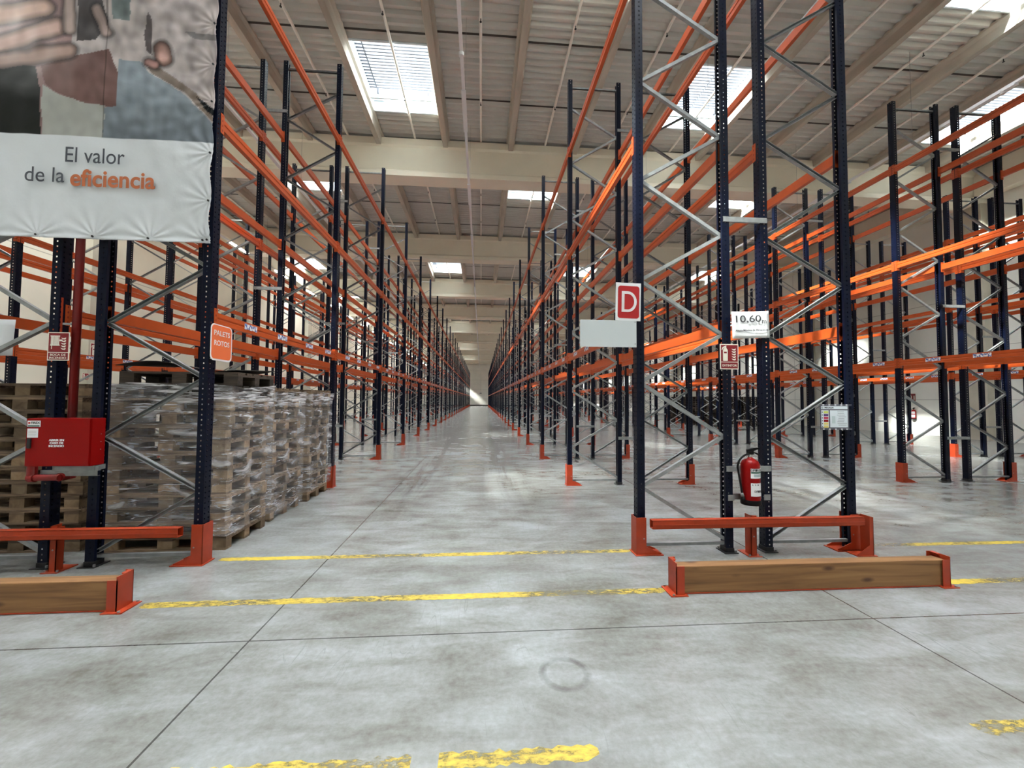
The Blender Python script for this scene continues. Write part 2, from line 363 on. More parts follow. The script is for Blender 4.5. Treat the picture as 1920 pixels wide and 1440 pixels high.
def link(name, data, parent=None, loc=(0, 0, 0), rot=(0, 0, 0)):
    o = bpy.data.objects.new(name, data); C.objects.link(o); o.location = loc; o.rotation_euler = rot
    if parent: o.parent = parent
    return o
def tag(o, label=None, cat=None, group=None, kind=None):
    if label: o['label'] = label
    if cat: o['category'] = cat
    if group: o['group'] = group
    if kind: o['kind'] = kind
    return o
def struct(name, mb, **k):
    o = link(name, mb.mesh(name, **k)); o['kind'] = 'structure'; return o
def empty(name, loc, label, cat, group=None, rz=0):
    o = bpy.data.objects.new(name, None); C.objects.link(o); o.location = loc; o.rotation_euler = (0, 0, rz); o.empty_display_size = 0.1
    return tag(o, label, cat, group)
def copy_tree(o, parent=None):
    c = o.copy(); C.objects.link(c)
    if parent: c.parent = parent
    for ch in list(o.children): copy_tree(ch, c)
    return c
def text(name, body, width, mt, parent, loc, rot=(PI/2, 0, 0), bold=0.0, height=None, align='CENTER', ext=0.0006, line=1.0):
    cu = bpy.data.curves.new(name, 'FONT'); cu.body = body; cu.size = 1.0; cu.align_x = align; cu.align_y = 'CENTER'
    cu.offset = bold; cu.space_line = line
    o = link(name, cu, parent, loc, rot); bpy.context.view_layer.update()
    k = width/max(o.dimensions.x, 1e-4); ky = k if height is None else height/max(o.dimensions.y, 1e-4)
    cu.extrude = ext/k; cu.materials.append(MATS[mt]); bpy.context.view_layer.update()
    me = bpy.data.meshes.new_from_object(o.evaluated_get(bpy.context.evaluated_depsgraph_get()))
    bpy.data.objects.remove(o); o = link(name, me, parent, loc, rot); o.scale = (k, ky, k); return o

# ------------------------------------------------------------------ the building
XL, XR, YB, YF = -14.4, 21.7, -11.5, 100.0
ZD = 11.85
PX = [1.07 + 2.56*k for k in range(-6, 9)]          # purlin lines
PX = [p for p in PX if XL < p < XR]
BY = [15.98 + 9.2*k for k in range(-3, 10)]         # main beam lines
BY = [y for y in BY if YB < y < YF]
mb = MB(); mb.box(XL-0.3, XR+0.3, YB-0.3, YF+0.3, -0.25, 0, 'floor_concrete'); struct('floor', mb)
mb = MB(); mb.box(XL-0.3, XL, YB-0.3, YF+0.3, 0, 12.6, 'wall_cream'); struct('wall_left', mb)
mb = MB(); mb.box(XR, XR+0.3, YB-0.3, YF+0.3, 0, 12.6, 'wall_pale'); struct('wall_right', mb)
mb = MB(); mb.box(XL, XR, YF, YF+0.3, 0, 12.6, 'wall_far'); struct('wall_far', mb)
mb = MB(); mb.box(XL, XR, YB-0.3, YB, 0, 12.6, 'wall_cream'); struct('wall_back', mb)
mb = MB(); mb.box(XL, XR, YF-0.05, YF, 0, 0.28, 'dock_dark'); struct('baseboard_far', mb)
mb = MB(); mb.box(XR-0.45, XR, YB, YF, 10.4, 11.7, 'concrete_beam'); struct('trim_1', mb)
mb = MB(); mb.box(XL, XL+0.45, YB, YF, 10.4, 11.7, 'concrete_beam'); struct('trim_2', mb)

# skylight places (column between purlins, y0, y1)
cols = [(PX[i]+PX[i+1])/2 for i in range(len(PX)-1)]
def colfor(x): return min(cols, key=lambda c: abs(c-x))
SKY = []
for b in range(-2, 10):
    y0 = 15.98 + 9.2*(b-1)                    # beam line at the near side of this bay
    for x in (-7.9, 2.35, 12.6): SKY.append((colfor(x), y0+1.45, y0+4.25))
    if b % 2 == 0:
        SKY = [s for s in SKY if abs(s[1]-(y0+1.45)) > 0.01]
        for x in (-7.9, 2.35, 12.6): SKY.append((colfor(x), y0-0.35+0.95, y0+2.45))
        for x in (-13.1, -2.8, 7.5, 17.7): SKY.append((colfor(x), y0+4.77, y0+7.58))
for b in range(3, 10):
    y0 = 15.98 + 9.2*(b-1)
    if b % 2: SKY.append((colfor(-13.1), y0+4.77, y0+7.58))  # added openings, there to throw sun patches down the far aisle
SKY.append((colfor(-13.1), 0.7, 3.5)); SKY.append((colfor(-0.2), 2.2, 5.6))  # unseen openings added so sun reaches the aisle floor and the right-hand beams
SKY = [s for s in SKY if s[1] > YB and s[2] < YF and not (s[0] < -11.5 and s[2] < 0)]

def roof_deck():
    mb = MB(); per = 0.25; h = 0.085
    edges = [XL] + PX + [XR]
    for i in range(len(edges)-1):
        xa, xb = edges[i], edges[i+1]; xc = (xa+xb)/2
        holes = sorted((s[1], s[2]) for s in SKY if abs(s[0]-xc) < 0.5)
        y = YB
        vs = []; fs = []
        while y < YF:
            hole = next((h_ for h_ in holes if h_[0] <= y+0.01 < h_[1]), None)
            if hole: y = hole[1]; continue
            nxt = next((h_[0] for h_ in holes if h_[0] > y), YF)
            y1 = min(y+per, nxt, YF)
            if nxt - y1 < 0.1: y1 = min(nxt, YF)
            w = y1-y; g = ((y + 0.25 - 11.1) % 2.5)
            gap = g < 0.25
            pts = [(y, 0), (y+w*0.24, h), (y+w*0.52, h), (y+w*0.76, 0), (y1, 0)]
            o = len(vs)
            for py, pz in pts: vs += [(xa, py, ZD+pz), (xb, py, ZD+pz)]
            for k in range(4): fs.append((o+2*k, o+2*k+1, o+2*k+3, o+2*k+2))
            if gap: mb.raw([(xa, y+w*0.7, ZD-0.01), (xb, y+w*0.7, ZD-0.01), (xb, y+w, ZD-0.01), (xa, y+w, ZD-0.01)], [(0, 1, 2, 3)], 'deck_gap')
            y = y1
        mb.raw(vs, fs, 'deck')
        # outer roof skin with the same openings
        y = YB
        for a, b_ in holes + [(YF, YF)]:
            if a > y: mb.box(xa, xb, y, a, ZD+0.30, ZD+0.34, 'deck')
            y = b_
    return struct('ceiling', mb)
roof_deck()
# skylights
def skylight_proto():
    w, d = 2.26, 2.8
    fr = MB()
    for a, b_, c, e in ((-w/2-0.06, -w/2, -d/2-0.06, d/2+0.06), (w/2, w/2+0.06, -d/2-0.06, d/2+0.06), (-w/2, w/2, -d/2-0.06, -d/2), (-w/2, w/2, d/2, d/2+0.06)):
        fr.box(a, b_, c, e, -0.03, 0.62, 'curb')
    fr.box(-w/2-0.06, w/2+0.06, d/2-0.52, d/2-0.46, 0.05, 0.14, 'curb')
    pn = MB(); pn.box(-w/2, w/2, -d/2, d/2, 0.55, 0.57, 'pane')
    lv = MB()
    for i in range(19):
        y = -d/2+0.08+i*(d-0.62)/18
        lv.box(-w/2, w/2, y, y+0.034, 0.40, 0.425, 'louvre')
    lv.box(-w/2+0.22, -w/2+0.25, -d/2, d/2-0.5, 0.36, 0.40, 'louvre')
    lv.box(0.02, 0.035, -d/2, d/2-0.5, 0.37, 0.40, 'louvre')
    for x in (-w/2+0.25, w/2-0.30):
        for k in range(3): lv.box(x+0.03*k, x+0.03*k+0.012, d/2-0.62, d/2-0.50, 0.15, 0.36, 'louvre')
    return fr.mesh('window_frame'), pn.mesh('window_pane'), lv.mesh('window_louvre')
fm, pm, lm = skylight_proto()
for i, (x, y0, y1) in enumerate(SKY):
    t = link('window_%d' % (i+1), fm, None, (x, (y0+y1)/2, ZD)); t['kind'] = 'structure'
    t.scale = (1, (y1-y0)/2.8, 1)
    link('window_pane', pm, t); link('window_louvre', lm, t)
    ld = bpy.data.lights.new('skylight_daylight', 'AREA'); ld.shape = 'RECTANGLE'; ld.size = 2.2; ld.size_y = 2.7
    ld.energy = SKYLIGHT_WATTS; ld.spread = math.radians(98); ld.color = (0.93, 0.97, 1.0)
    link('skylight_daylight', ld, None, (x, (y0+y1)/2, ZD+0.34))
# purlins, main beams, pillars
pmesh = MB(); pmesh.prism([(-0.09, 11.44), (0.09, 11.44), (0.11, 11.72), (0.17, 11.80), (0.17, 11.88), (-0.17, 11.88), (-0.17, 11.80), (-0.11, 11.72)], YB, YF, 'y', 'concrete_purlin')
pmesh = pmesh.mesh('purlin')
for x in PX:
    o = link('roof_purlin', pmesh, None, (x, 0, 0)); o['kind'] = 'structure'
bm_ = MB(); bm_.prism([(-0.38, 10.2), (0.38, 10.2), (0.38, 10.38), (0.24, 10.5), (0.24, 11.38), (0.30, 11.46), (0.30, 11.72), (-0.30, 11.72), (-0.30, 11.46), (-0.24, 11.38), (-0.24, 10.5), (-0.38, 10.38)], XL+0.01, XR-0.01, 'x', 'concrete_beam')
bmesh_ = bm_.mesh('main_beam')
for y in BY:
    o = link('roof_beam', bmesh_, None, (0, y, 0)); o['kind'] = 'structure'
    for x0, x1 in ((XL, XL+0.32), (XR-0.32, XR)):
        m2 = MB(); m2.box(x0, x1, y-0.35, y+0.35, 0, 10.4, 'pillar'); struct('wall_pillar', m2)

# ------------------------------------------------------------------ things hanging under the roof
hd = MB(); hd.cyl((0, 0, -0.09), (0, 0, 0), 0.012, 0.012, 'black', 8); hd.cyl((0, 0, -0.10), (0, 0, -0.088), 0.03, 0.03, 'black', 10)
hd = hd.mesh('sprinkler_head')
pp = MB(); pp.cyl((0, YB+0.2, 0), (0, YF-0.2, 0), 0.040, 0.040, 'white_pipe', 10)
yy = YB+1
while yy < YF-1:
    pp.cyl((0, yy-0.05, 0), (0, yy+0.05, 0), 0.044, 0.044, 'white_pipe', 10)
    pp.bar((0, yy+0.5, 0.02), (0, yy+0.5, 0.085), 0.012, 0.012, 'galv_dark'); yy += 3.07
pp = pp.mesh('sprinkler_pipe', smooth=False)
def where(x):
    if x < -8.1: return 'over the aisle by the left wall'
    if x < -5: return 'over the aisle left of the banner rack'
    if x < -2.6: return 'over the banner rack'
    if x < 1.6: return 'over the central aisle'
    if x < 4.1: return 'over the rack marked D'
    if x < 8.4: return 'over the aisle right of the rack marked D'
    if x < 14: return 'over the second rack right of the central aisle'
    return 'near the right wall'
seen = {}
for c in cols:
    x = c+0.10; w_ = where(x); seen.setdefault(w_, []).append(x)
for w_, xs in seen.items():
    for i, x in enumerate(xs):
        sfx = '' if len(xs) == 1 else ', ' + (['nearest the left wall', 'next one right', 'third from the left', 'fourth from the left'][i])
        t = empty('sprinkler_line', (x, 0, 11.766), 'pale sprinkler pipe ' + w_ + sfx, 'sprinkler pipe', 'sprinkler pipes under the roof')
        link('pipe', pp, t)
        for k in range(7): link('sprinkler_head', hd, t, (0, 7.4+k*3.07, -0.03))
def light_run(x, z, lit, label, ystart):
    t = empty('light_trunking', (x, 0, z), label, 'light fitting', 'linear light runs above the aisles')
    m = MB(); m.box(-0.036, 0.036, 1.0, YF-1, -0.025, 0.035, 'white'); y = 3.0
    link('trunking_rail', m.mesh('rail'), t)
    tb = MB(); tb.box(-0.055, 0.055, 0, 1.5, -0.06, -0.026, 'white'); tbm = tb.mesh('lamp')
    tl = MB(); tl.box(-0.05, 0.05, 0, 1.5, -0.07, -0.026, 'tube_lit'); tlm = tl.mesh('lamp_lit')
    sb = MB(); sb.cyl((0, 0, -0.10), (0, 0, -0.025), 0.055, 0.06, 'white', 14); sbm = sb.mesh('sensor')
    y = ystart
    while y < YF-4:
        link('lamp', tlm if lit else tbm, t, (0, y, 0)); y += 4.3
    link('motion_sensor', sbm, t, (0, 8.55, 0))
    wr = MB(); y = 2.0
    while y < YF-2: wr.bar((0, y, 0.03), (0, y, 11.85-z), 0.006, 0.006, 'galv_dark'); y += 4.3
    link('hanger_wire', wr.mesh('hanger_wires'), t)
light_run(-12.1, 9.1, True, 'long light run with lit tubes over the aisle by the left wall', 3.0)
light_run(-6.56, 9.1, False, 'unlit white light run over the aisle left of the banner rack', 3.5)
light_run(-0.50, 9.1, False, 'unlit white light run along the middle of the central aisle', 9.6)
light_run(6.25, 9.1, False, 'unlit white light run over the aisle right of the rack marked D', 4.5)
light_run(12.4, 9.1, False, 'unlit white light run over the narrow aisle between the two blue lit racks', 4.0)

# ------------------------------------------------------------------ pallet racks
Y0, PITCH, HPOST = 4.217, 3.412, 7.845
LV = (2.396, 4.391, 6.40)
PW, PD = 0.082, 0.10            # post depth (x) and face width (y)
def post_near():
    # open C profile, face toward -x, real slots and holes
    vs = []; fs = []
    def sheet(P, us, nz, pitch, hole):
        # us: list of cuts across; hole(i) True if column i carries holes
        zc = []
        for k in range(nz): zc += [k*pitch, k*pitch+pitch*0.36, k*pitch+pitch*0.64]
        zc.append(nz*pitch)
        o = len(vs)
        for z in zc:
            for u in us: vs.append(P(u, z))
        n = len(us)
        for j in range(len(zc)-1):
            for i in range(n-1):
                if hole(i) and j % 3 == 1: continue
                fs.append((o+j*n+i, o+j*n+i+1, o+(j+1)*n+i+1, o+(j+1)*n+i))
    nz = 156; p = HPOST/nz
    xf, xb = -PW/2, PW/2
    sheet(lambda u, z: (xf, u, z), [-PD/2, -0.036, -0.020, -0.006, 0.006, 0.020, 0.036, PD/2], nz, p, lambda i: i in (1, 5))
    for sy in (-1, 1):
        sheet(lambda u, z, sy=sy: (u, sy*PD/2, z), [xf, xf+0.038, xf+0.050, xb], nz, p, lambda i: i == 1)
        sheet(lambda u, z, sy=sy: (xb, sy*u, z), [0.022, PD/2], nz, p, lambda i: False)
    me = bpy.data.meshes.new('upright_post'); me.from_pydata(vs, [], fs); me.materials.append(MATS['navy'])
    bm = bmesh.new(); bm.from_mesh(me); bmesh.ops.remove_doubles(bm, verts=bm.verts, dist=0.0004)
    bmesh.ops.recalc_face_normals(bm, faces=bm.faces); bm.to_mesh(me); bm.free(); return me
def post_simple(mb=None, x=0, y=0, s=1):
    own = mb is None; mb = mb or MB(); t = 0.004
    a = -PW/2*s+x; b_ = PW/2*s+x; tt = t*s
    mb.box(a, a+tt, y-PD/2, y+PD/2, 0, HPOST, 'navy')
    for sy in (-1, 1):
        mb.box(a, b_, y+sy*PD/2, y+sy*(PD/2-t), 0, HPOST, 'navy')
        mb.box(b_-tt, b_, y+sy*0.022, y+sy*PD/2, 0, HPOST, 'navy')
    return mb.mesh('upright_post') if own else None
FD = 0.96                         # frame depth between post centres
OUT = [0.68+1.1*k for k in range(7)]
INN = [0.13, 1.22, 2.32, 3.41, 4.52, 5.63, 6.75]
def bracing(mb=None, simple=False, y=0):
    mb2 = mb or MB()
    xa, xb = PW/2-0.012, FD-PW/2+0.012
    segs = []
    for k in range(7):
        segs.append(((xb, INN[k]), (xa, OUT[k])))
        if k < 6: segs.append(((xa, OUT[k]), (xb, INN[k+1])))
    for (x0, z0), (x1, z1) in segs:
        if simple: mb2.bar((x0, y, z0), (x1, y, z1), 0.028, 0.034, 'galv')
        else: mb2.channel((x0, y, z0+0.012 if z0 in OUT else z0), (x1, y, z1), 0.036, 0.040, 0.004, 'galv')
    for z in (0.09, 7.71): mb2.bar((xa, y, z), (xb, y, z), 0.03, 0.036, 'galv')
    return mb2.mesh('bracing') if mb is None else None
def brace_meshes():
    out = []
    xa, xb = PW/2-0.012, FD-PW/2+0.012
    for k in range(7):
        m = MB(); m.channel((xb, 0, INN[k]), (xa, 0, OUT[k]), 0.036, 0.040, 0.004, 'galv'); out.append(('diagonal_brace', m.mesh('brace')))
        if k < 6:
            m = MB(); m.channel((xa, 0, OUT[k]+0.02), (xb, 0, INN[k+1]), 0.036, 0.040, 0.004, 'galv'); out.append(('diagonal_brace', m.mesh('brace')))
    m = MB(); m.bar((xa, 0, 7.71), (xb, 0, 7.71), 0.03, 0.036, 'galv'); out.append(('top_brace', m.mesh('brace')))
    return out
def guard():
    m = MB(); t = 0.006; h = 0.385; w = 0.145
    m.box(-0.062, -0.062+t, -w/2, w/2, 0, h, 'guard_orange')
    for sy in (-1, 1):
        pts = [(-0.062, 0.0), (0.20, 0.0), (0.20, 0.02), (0.045, 0.085), (0.045, h), (-0.062, h)]
        m.prism(pts, sy*w/2, sy*(w/2-t), 'y', 'guard_orange')
    m.box(-0.075, 0.22, -w/2-0.02, w/2+0.02, 0, 0.008, 'guard_orange')
    for sy in (-1, 1): m.cyl((0.02, sy*(w/2+0.001), 0.17), (0.02, sy*(w/2-0.012), 0.17), 0.008, 0.008, 'galv', 10)
    return m.mesh('foot_guard')
def foot():
    m = MB(); m.box(-0.075, 0.075, -0.085, 0.085, 0, 0.008, 'black'); m.box(-0.045, 0.045, -0.055, 0.055, 0.008, 0.05, 'black')
    for sx in (-1, 1): m.cyl((sx*0.058, -0.065*sx, 0.008), (sx*0.058, -0.065*sx, 0.03), 0.01, 0.01, 'galv_dark', 8)
    return m.mesh('base_plate')
def beam_mesh(hb=0.115):
    # centred at bay middle; outer face toward -x
    m = MB(); L = PITCH-PD; o = -PW/2
    prof = [(o, -hb/2), (o+0.05, -hb/2), (o+0.05, hb/2), (o, hb/2), (o, 0.014), (o+0.007, 0.008), (o+0.007, -0.004), (o, -0.010)]
    m.prism(prof, -L/2, L/2, 'y', 'orange')
    for s in (-1, 1):
        y1 = s*(L/2+0.044); m.box(o-0.006, o, s*(L/2-0.004), y1, -0.105, 0.095, 'orange')
        m.box(o-0.006, o+0.056, s*(L/2-0.006), s*L/2, -0.105, 0.095, 'orange')
        for k in range(4): m.box(o-0.0075, o-0.006, s*(L/2+0.016), s*(L/2+0.026), -0.085+k*0.05, -0.065+k*0.05, 'sign_red')
    return m.mesh('beam')
POST, POSTS_ = post_near(), post_simple()
FRAMEM, FRAMES_ = bracing(), bracing(simple=True)
GUARD, FOOT, BEAM = guard(), foot(), beam_mesh()
BR = brace_meshes()
hm = MB(); hm.bar((PW/2-0.012, 0, 0.09), (FD-PW/2+0.012, 0, 0.09), 0.03, 0.036, 'galv_dark'); hm.bar((PW/2-0.012, 0, 7.71), (FD-PW/2+0.012, 0, 7.71), 0.03, 0.036, 'galv'); HOR = hm.mesh('frame_ties')
def far_frame(g):
    m = MB(); post_simple(m, 0, 0, 1); post_simple(m, FD, 0, -1); bracing(m, True)
    if g: m.box(-0.07, 0.05, -0.072, 0.072, 0, 0.385, 'guard_orange'); m.box(-0.07, 0.2, -0.072, 0.072, 0, 0.03, 'guard_orange')
    return m.mesh('upright_frame')
FARF = far_frame(True)
lb = MB(); lb.box(-PW/2-0.0022, -PW/2-0.0004, -0.11, 0.11, -0.030, 0.032, 'load_label')
lb = MB()
for k in range(5): lb.box(-PW/2-0.0025, -PW/2-0.0005, -0.13+k*0.052, -0.084+k*0.052, -0.030+0.006*(k % 2), 0.036-0.004*(k % 2), 'load_label')
LABEL = lb.mesh('load_label')
def spacer():
    L = 0.44; m = MB(); m.channel((-L/2-0.03, -0.045, 0), (L/2+0.03, -0.045, 0), 0.055, 0.03, 0.003, 'galv', face=(0, -1, 0)); return m.mesh('row_spacer')
SPACER = spacer()
def rack(xs, k0, nb, label, front_labels=True, detail=4, mid=14):
    A, B, Cc, D = xs
    t = empty('pallet_rack', ((A+D)/2, Y0, 0), label, 'pallet rack', 'tall orange and navy pallet racks')
    ox = (A+D)/2
    beams = []
    for side in (0, 1):
        px = A if side == 0 else D; rz = 0 if side == 0 else PI
        for k in range(k0, nb+1):
            y = k*PITCH
            if k >= mid:
                link('upright_frame', FARF, t, (px-ox, y, 0), (0, 0, rz)); continue
            near = k <= 2
            fr = link('upright_frame', HOR if near else FRAMES_, t, (px-ox, y, 0), (0, 0, rz))
            if near:
                for nm, me in BR: link(nm, me, fr)
            p = POST if k <= detail else POSTS_
            link('upright_post', p, fr); link('upright_post', p, fr, (FD, 0, 0), (0, 0, PI))
            link('foot_guard', GUARD, fr); link('base_plate', FOOT, fr, (FD, 0, 0))
        for k in range(k0, nb):
            for lz in LV:
                for q, bx in enumerate((px, px + (FD if side == 0 else -FD))):
                    r = rz if q == 0 else rz+PI
                    beams.append((Y0+(k+0.5)*PITCH, bx-ox, (k+0.5)*PITCH, lz, r, q == 0 and lz == LV[0] and (front_labels)))
    beams.sort(key=lambda b: b[0])
    for i, (d, x, y, z, r, lab) in enumerate(beams[:100]):
        b = link('beam', BEAM, t, (x, y, z), (0, 0, r))
        if lab:
            for q in (-1.32, -0.55, 0.30, 1.05): link('load_label', LABEL, b, (0, q, 0.005))
    m = MB()
    for d, x, y, z, r, lab in beams[100:]:
        s = -1 if abs(r) < 1 or abs(r-2*PI) < 1 else 1
        o = x + s*PW/2
        m.box(o, o-s*0.05, y-PITCH/2, y+PITCH/2, z-0.058, z+0.058, 'orange')
    o = link('beam', m.mesh('far_beams'), t); o['kind'] = 'stuff'
    for k in range(k0, 12):
        for z in (0.88, 3.58, 6.88): link('row_spacer', SPACER, t, ((B+Cc)/2-ox, k*PITCH, z))
    return t
RACK_L = rack((-5.03, -4.07, -3.66, -2.70), 0, 27, 'navy and orange pallet rack along the left of the central aisle, behind the banner')
RACK_D = rack((1.675, 2.635, 3.075, 4.035), 0, 27, 'navy and orange pallet rack marked D, with the extinguisher at its end')
rack((8.475, 9.435, 9.91, 10.87), 0, 27, 'sunlit pallet rack with brighter blue posts, next one right of the rack marked D')
rack((13.95, 14.91, 15.45, 16.41), 0, 27, 'farther pallet rack between the sunlit rack and the right wall', detail=3)
rack((-10.49, -9.53, -9.06, -8.10), 0, 27, 'pallet rack nearest the left wall, seen between the posts below the banner', detail=3)

# ------------------------------------------------------------------ rack end guards, timber barriers, floor lines
def end_guard(x0, x1, xm, open_left, label, endpost):
    t = empty('rack_end_guard', ((x0+x1)/2, 4.03, 0), label, 'guard rail', 'orange guard rails at the rack ends'); ox = (x0+x1)/2
    m = MB(); y0, y1 = -0.045, 0.03
    # rail: open section so its end shows hollow
    m.box(x0-ox, x1-ox, y0, y0+0.004, 0.315, 0.40, 'guard_orange'); m.box(x0-ox, x1-ox, y1-0.004, y1, 0.315, 0.40, 'guard_orange')
    m.box(x0-ox, x1-ox, y0, y1, 0.396, 0.40, 'guard_orange'); m.box(x0-ox, x1-ox, y0, y1, 0.315, 0.319, 'guard_orange')
    m.box(x0-ox, x1-ox, y0-0.005, y0, 0.352, 0.358, 'guard_orange')
    m.box(min(x0, x1)-ox+0.02, max(x0, x1)-ox-0.02, y0+0.006, y1-0.006, 0.33, 0.385, 'galv_dark') if False else None
    link('rail', m.mesh('rail'), t)
    p = MB(); p.box(-0.03, 0.03, 0.03, 0.036, 0, 0.415, 'guard_orange'); p.box(-0.03, -0.024, 0.03, 0.13, 0, 0.415, 'guard_orange'); p.box(0.024, 0.03, 0.03, 0.10, 0.0, 0.40, 'guard_orange')
    p.box(-0.07, 0.07, 0.0, 0.20, 0, 0.008, 'guard_orange')
    for sx in (-1, 1): p.cyl((sx*0.055, 0.02, 0.008), (sx*0.055, 0.02, 0.025), 0.009, 0.009, 'galv_dark', 8)
    p.cyl((0.0, 0.0285, 0.2), (0.0, 0.04, 0.2), 0.008, 0.008, 'galv', 8)
    link('support_post', p.mesh('support_post'), t, (xm-ox, 0, 0))
    e = MB(); s = 1 if endpost > xm else -1
    e.prism([(0.0, 0), (0.0, 0.40), (-0.04*s, 0.40), (-0.045*s, 0.11), (-0.18*s, 0.02), (-0.18*s, 0)], -0.045, -0.039, 'y', 'guard_orange')
    e.box(-0.006*s, 0, -0.045, 0.10, 0, 0.40, 'guard_orange'); e.box(-0.19*s, 0.03*s, -0.055, 0.12, 0, 0.008, 'guard_orange')
    link('end_post', e.mesh('end_post'), t, (endpost-ox, 0, 0))
end_guard(1.72, 3.99, 2.83, True, 'orange guard rail low across the end of the rack marked D', 4.085)
end_guard(-4.99, -2.76, -3.88, True, 'orange guard rail low across the rack end under the banner', -5.10)

def timber(x0, x1, ends, label):
    t = empty('timber_barrier', ((x0+x1)/2, 3.36, 0), label, 'barrier', 'timber wheel barriers in front of the racks'); ox = (x0+x1)/2
    m = MB(); m.box(x0-ox, x1-ox, -0.055, 0.055, 0.012, 0.225, 'timber'); link('timber_beam', m.mesh('timber_beam', bevel=0.003), t)
    s = MB(); s.box(x0-ox, x1-ox, -0.058, 0.058, 0.004, 0.012, 'guard_orange'); link('bottom_strip', s.mesh('bottom_strip'), t)
    for xe, sg in ends:
        b = MB()
        b.box(0, -0.006*sg, -0.075, 0.07, 0, 0.262, 'guard_orange')
        b.box(-0.006*sg, 0.065*sg, -0.075, -0.069, 0, 0.235, 'guard_orange')
        b.box(-0.006*sg, 0.05*sg, 0.064, 0.07, 0, 0.262, 'guard_orange')
        b.prism([(0, 0.235), (0.03*sg, 0.262), (0, 0.262)], 0.0, 0.07, 'y', 'guard_orange')
        b.box(-0.06*sg, 0.085*sg, -0.10, 0.09, 0, 0.008, 'guard_orange')
        for yy_ in (-0.088, 0.08): b.cyl((-0.035*sg, yy_, 0.008), (-0.035*sg, yy_, 0.02), 0.009, 0.009, 'galv_dark', 8)
        link('end_bracket', b.mesh('end_bracket'), t, (xe-ox, 0, 0))
timber(1.63, 4.06, ((1.62, 1), (4.07, -1)), 'thick brown timber between orange brackets in front of the rack marked D')
timber(-5.3, -2.70, ((-2.69, -1), (-5.31, 1)), 'thick brown timber with orange bracket in front of the banner rack')

def line_mark(x0, x1, y, w, label, seed, rag=0.006, cuts=()):
    random.seed(seed); m = MB(); x = x0; vs = []; fs = []
    n = int((x1-x0)/0.03)
    for i in range(n+1):
        xx = x0+(x1-x0)*i/n; e = 1 if 0 < i < n else 0.6
        vs += [(xx, y-w/2*e+random.uniform(-rag, rag), 0.0012), (xx, y+w/2*e+random.uniform(-rag, rag), 0.0012)]
    for i in range(n):
        xm = x0+(x1-x0)*(i+0.5)/n
        if any(a < xm < b_ for a, b_ in cuts): continue
        fs.append((2*i, 2*i+2, 2*i+3, 2*i+1))
    m.raw(vs, fs, 'yellow_paint'); tag(link('floor_line', m.mesh('floor_line')), label, 'floor marking', 'worn yellow floor lines')
line_mark(-2.56, 1.60, 4.285, 0.085, 'worn yellow floor line across the aisle mouth between the rack ends', 1)
line_mark(4.16, 8.3, 4.285, 0.085, 'worn yellow floor line running right from the end of rack D', 2)
line_mark(-2.58, 1.56, 3.385, 0.09, 'worn yellow floor line between the two timber barriers', 3)
line_mark(4.15, 12, 3.385, 0.09, 'worn yellow floor line right of the timber barrier', 4)
line_mark(-1.35, 0.55, 1.875, 0.075, 'flaking yellow floor line nearest the camera', 5, 0.012, ((-0.30, -0.17),))
line_mark(2.44, 3.6, 1.88, 0.075, 'flaking yellow floor patch at the right, nearest the camera', 6, 0.012)
random.seed(11)

# ------------------------------------------------------------------ pallets and wrapped stacks
def pallet_parts(wd, bl):
    out = []
    m = MB(); y = -0.4
    for w_, gp in ((0.145, 0.04), (0.10, 0.045), (0.145, 0.045), (0.10, 0.04), (0.145, 0)):
        m.box(-0.6, 0.6, y, y+w_, 0.122, 0.144, wd); y += w_+gp
    for x in (-0.6, -0.0725, 0.455): m.box(x, x+0.145, -0.4, 0.4, 0.100, 0.122, wd)
    out.append(('top_deck', m.mesh('top_deck'), (0, 0, 0)))
    b = MB(); b.box(-0.0725, 0.0725, -0.05, 0.05, 0.022, 0.10, bl); bme = b.mesh('block')
    for x in (-0.5275, 0, 0.5275):
        for yy_ in (-0.35, 0, 0.35): out.append(('block', bme, (x, yy_, 0)))
    s = MB(); s.box(-0.6, 0.6, -0.05, 0.05, 0, 0.022, wd); sme = s.mesh('bottom_board')
    for yy_ in (-0.35, 0, 0.35): out.append(('bottom_board', sme, (0, yy_, 0)))
    return out
PAL, PALD = pallet_parts('pallet_wood', 'block_wood'), pallet_parts('pallet_dark', 'pallet_dark')
fl = MB()
for nm, me, lo in PALD:
    vs = [tuple(Vector(v.co)+Vector(lo)) for v in me.vertices]; fl.raw(vs, [tuple(p.vertices) for p in me.polygons], 'pallet_dark')
FLATPAL = fl.mesh('wooden_pallet')
ORD = ['bottom', 'second from the floor', 'third from the floor', 'fourth from the floor', 'fifth from the floor', 'sixth from the floor', 'seventh from the floor',
       'eighth from the floor', 'ninth from the floor', 'tenth from the floor', 'eleventh from the floor', 'twelfth from the floor', 'topmost', 'topmost']
def stack(cx, cy, n, where_, group, jit=0.02, parts=PAL, rz=0, dark_top=0):
    for i in range(n):
        od = 'topmost' if i == n-1 else ORD[i]
        dx = random.uniform(-jit, jit); dy = random.uniform(-jit, jit)*0.7
        use = PALD if (dark_top and i >= n-dark_top) else parts
        if i >= n-dark_top and dark_top: dx -= 0.02; dy += 0.1
        t = empty('wooden_pallet', (cx+dx, cy+dy, i*0.1445), 'wooden pallet, %s in the %s' % (od, where_), 'pallet', group, rz+random.uniform(-0.02, 0.02))
        for nm, me, lo in use: link(nm, me, t, lo)
stack(-3.27, 4.94, 13, 'film wrapped stack nearest the aisle mouth', 'pallets in the nearest wrapped stack', dark_top=2)
stack(-3.33, 5.97, 12, 'wrapped middle stack of the left aisle edge', 'pallets in the middle wrapped stack', 0.03)
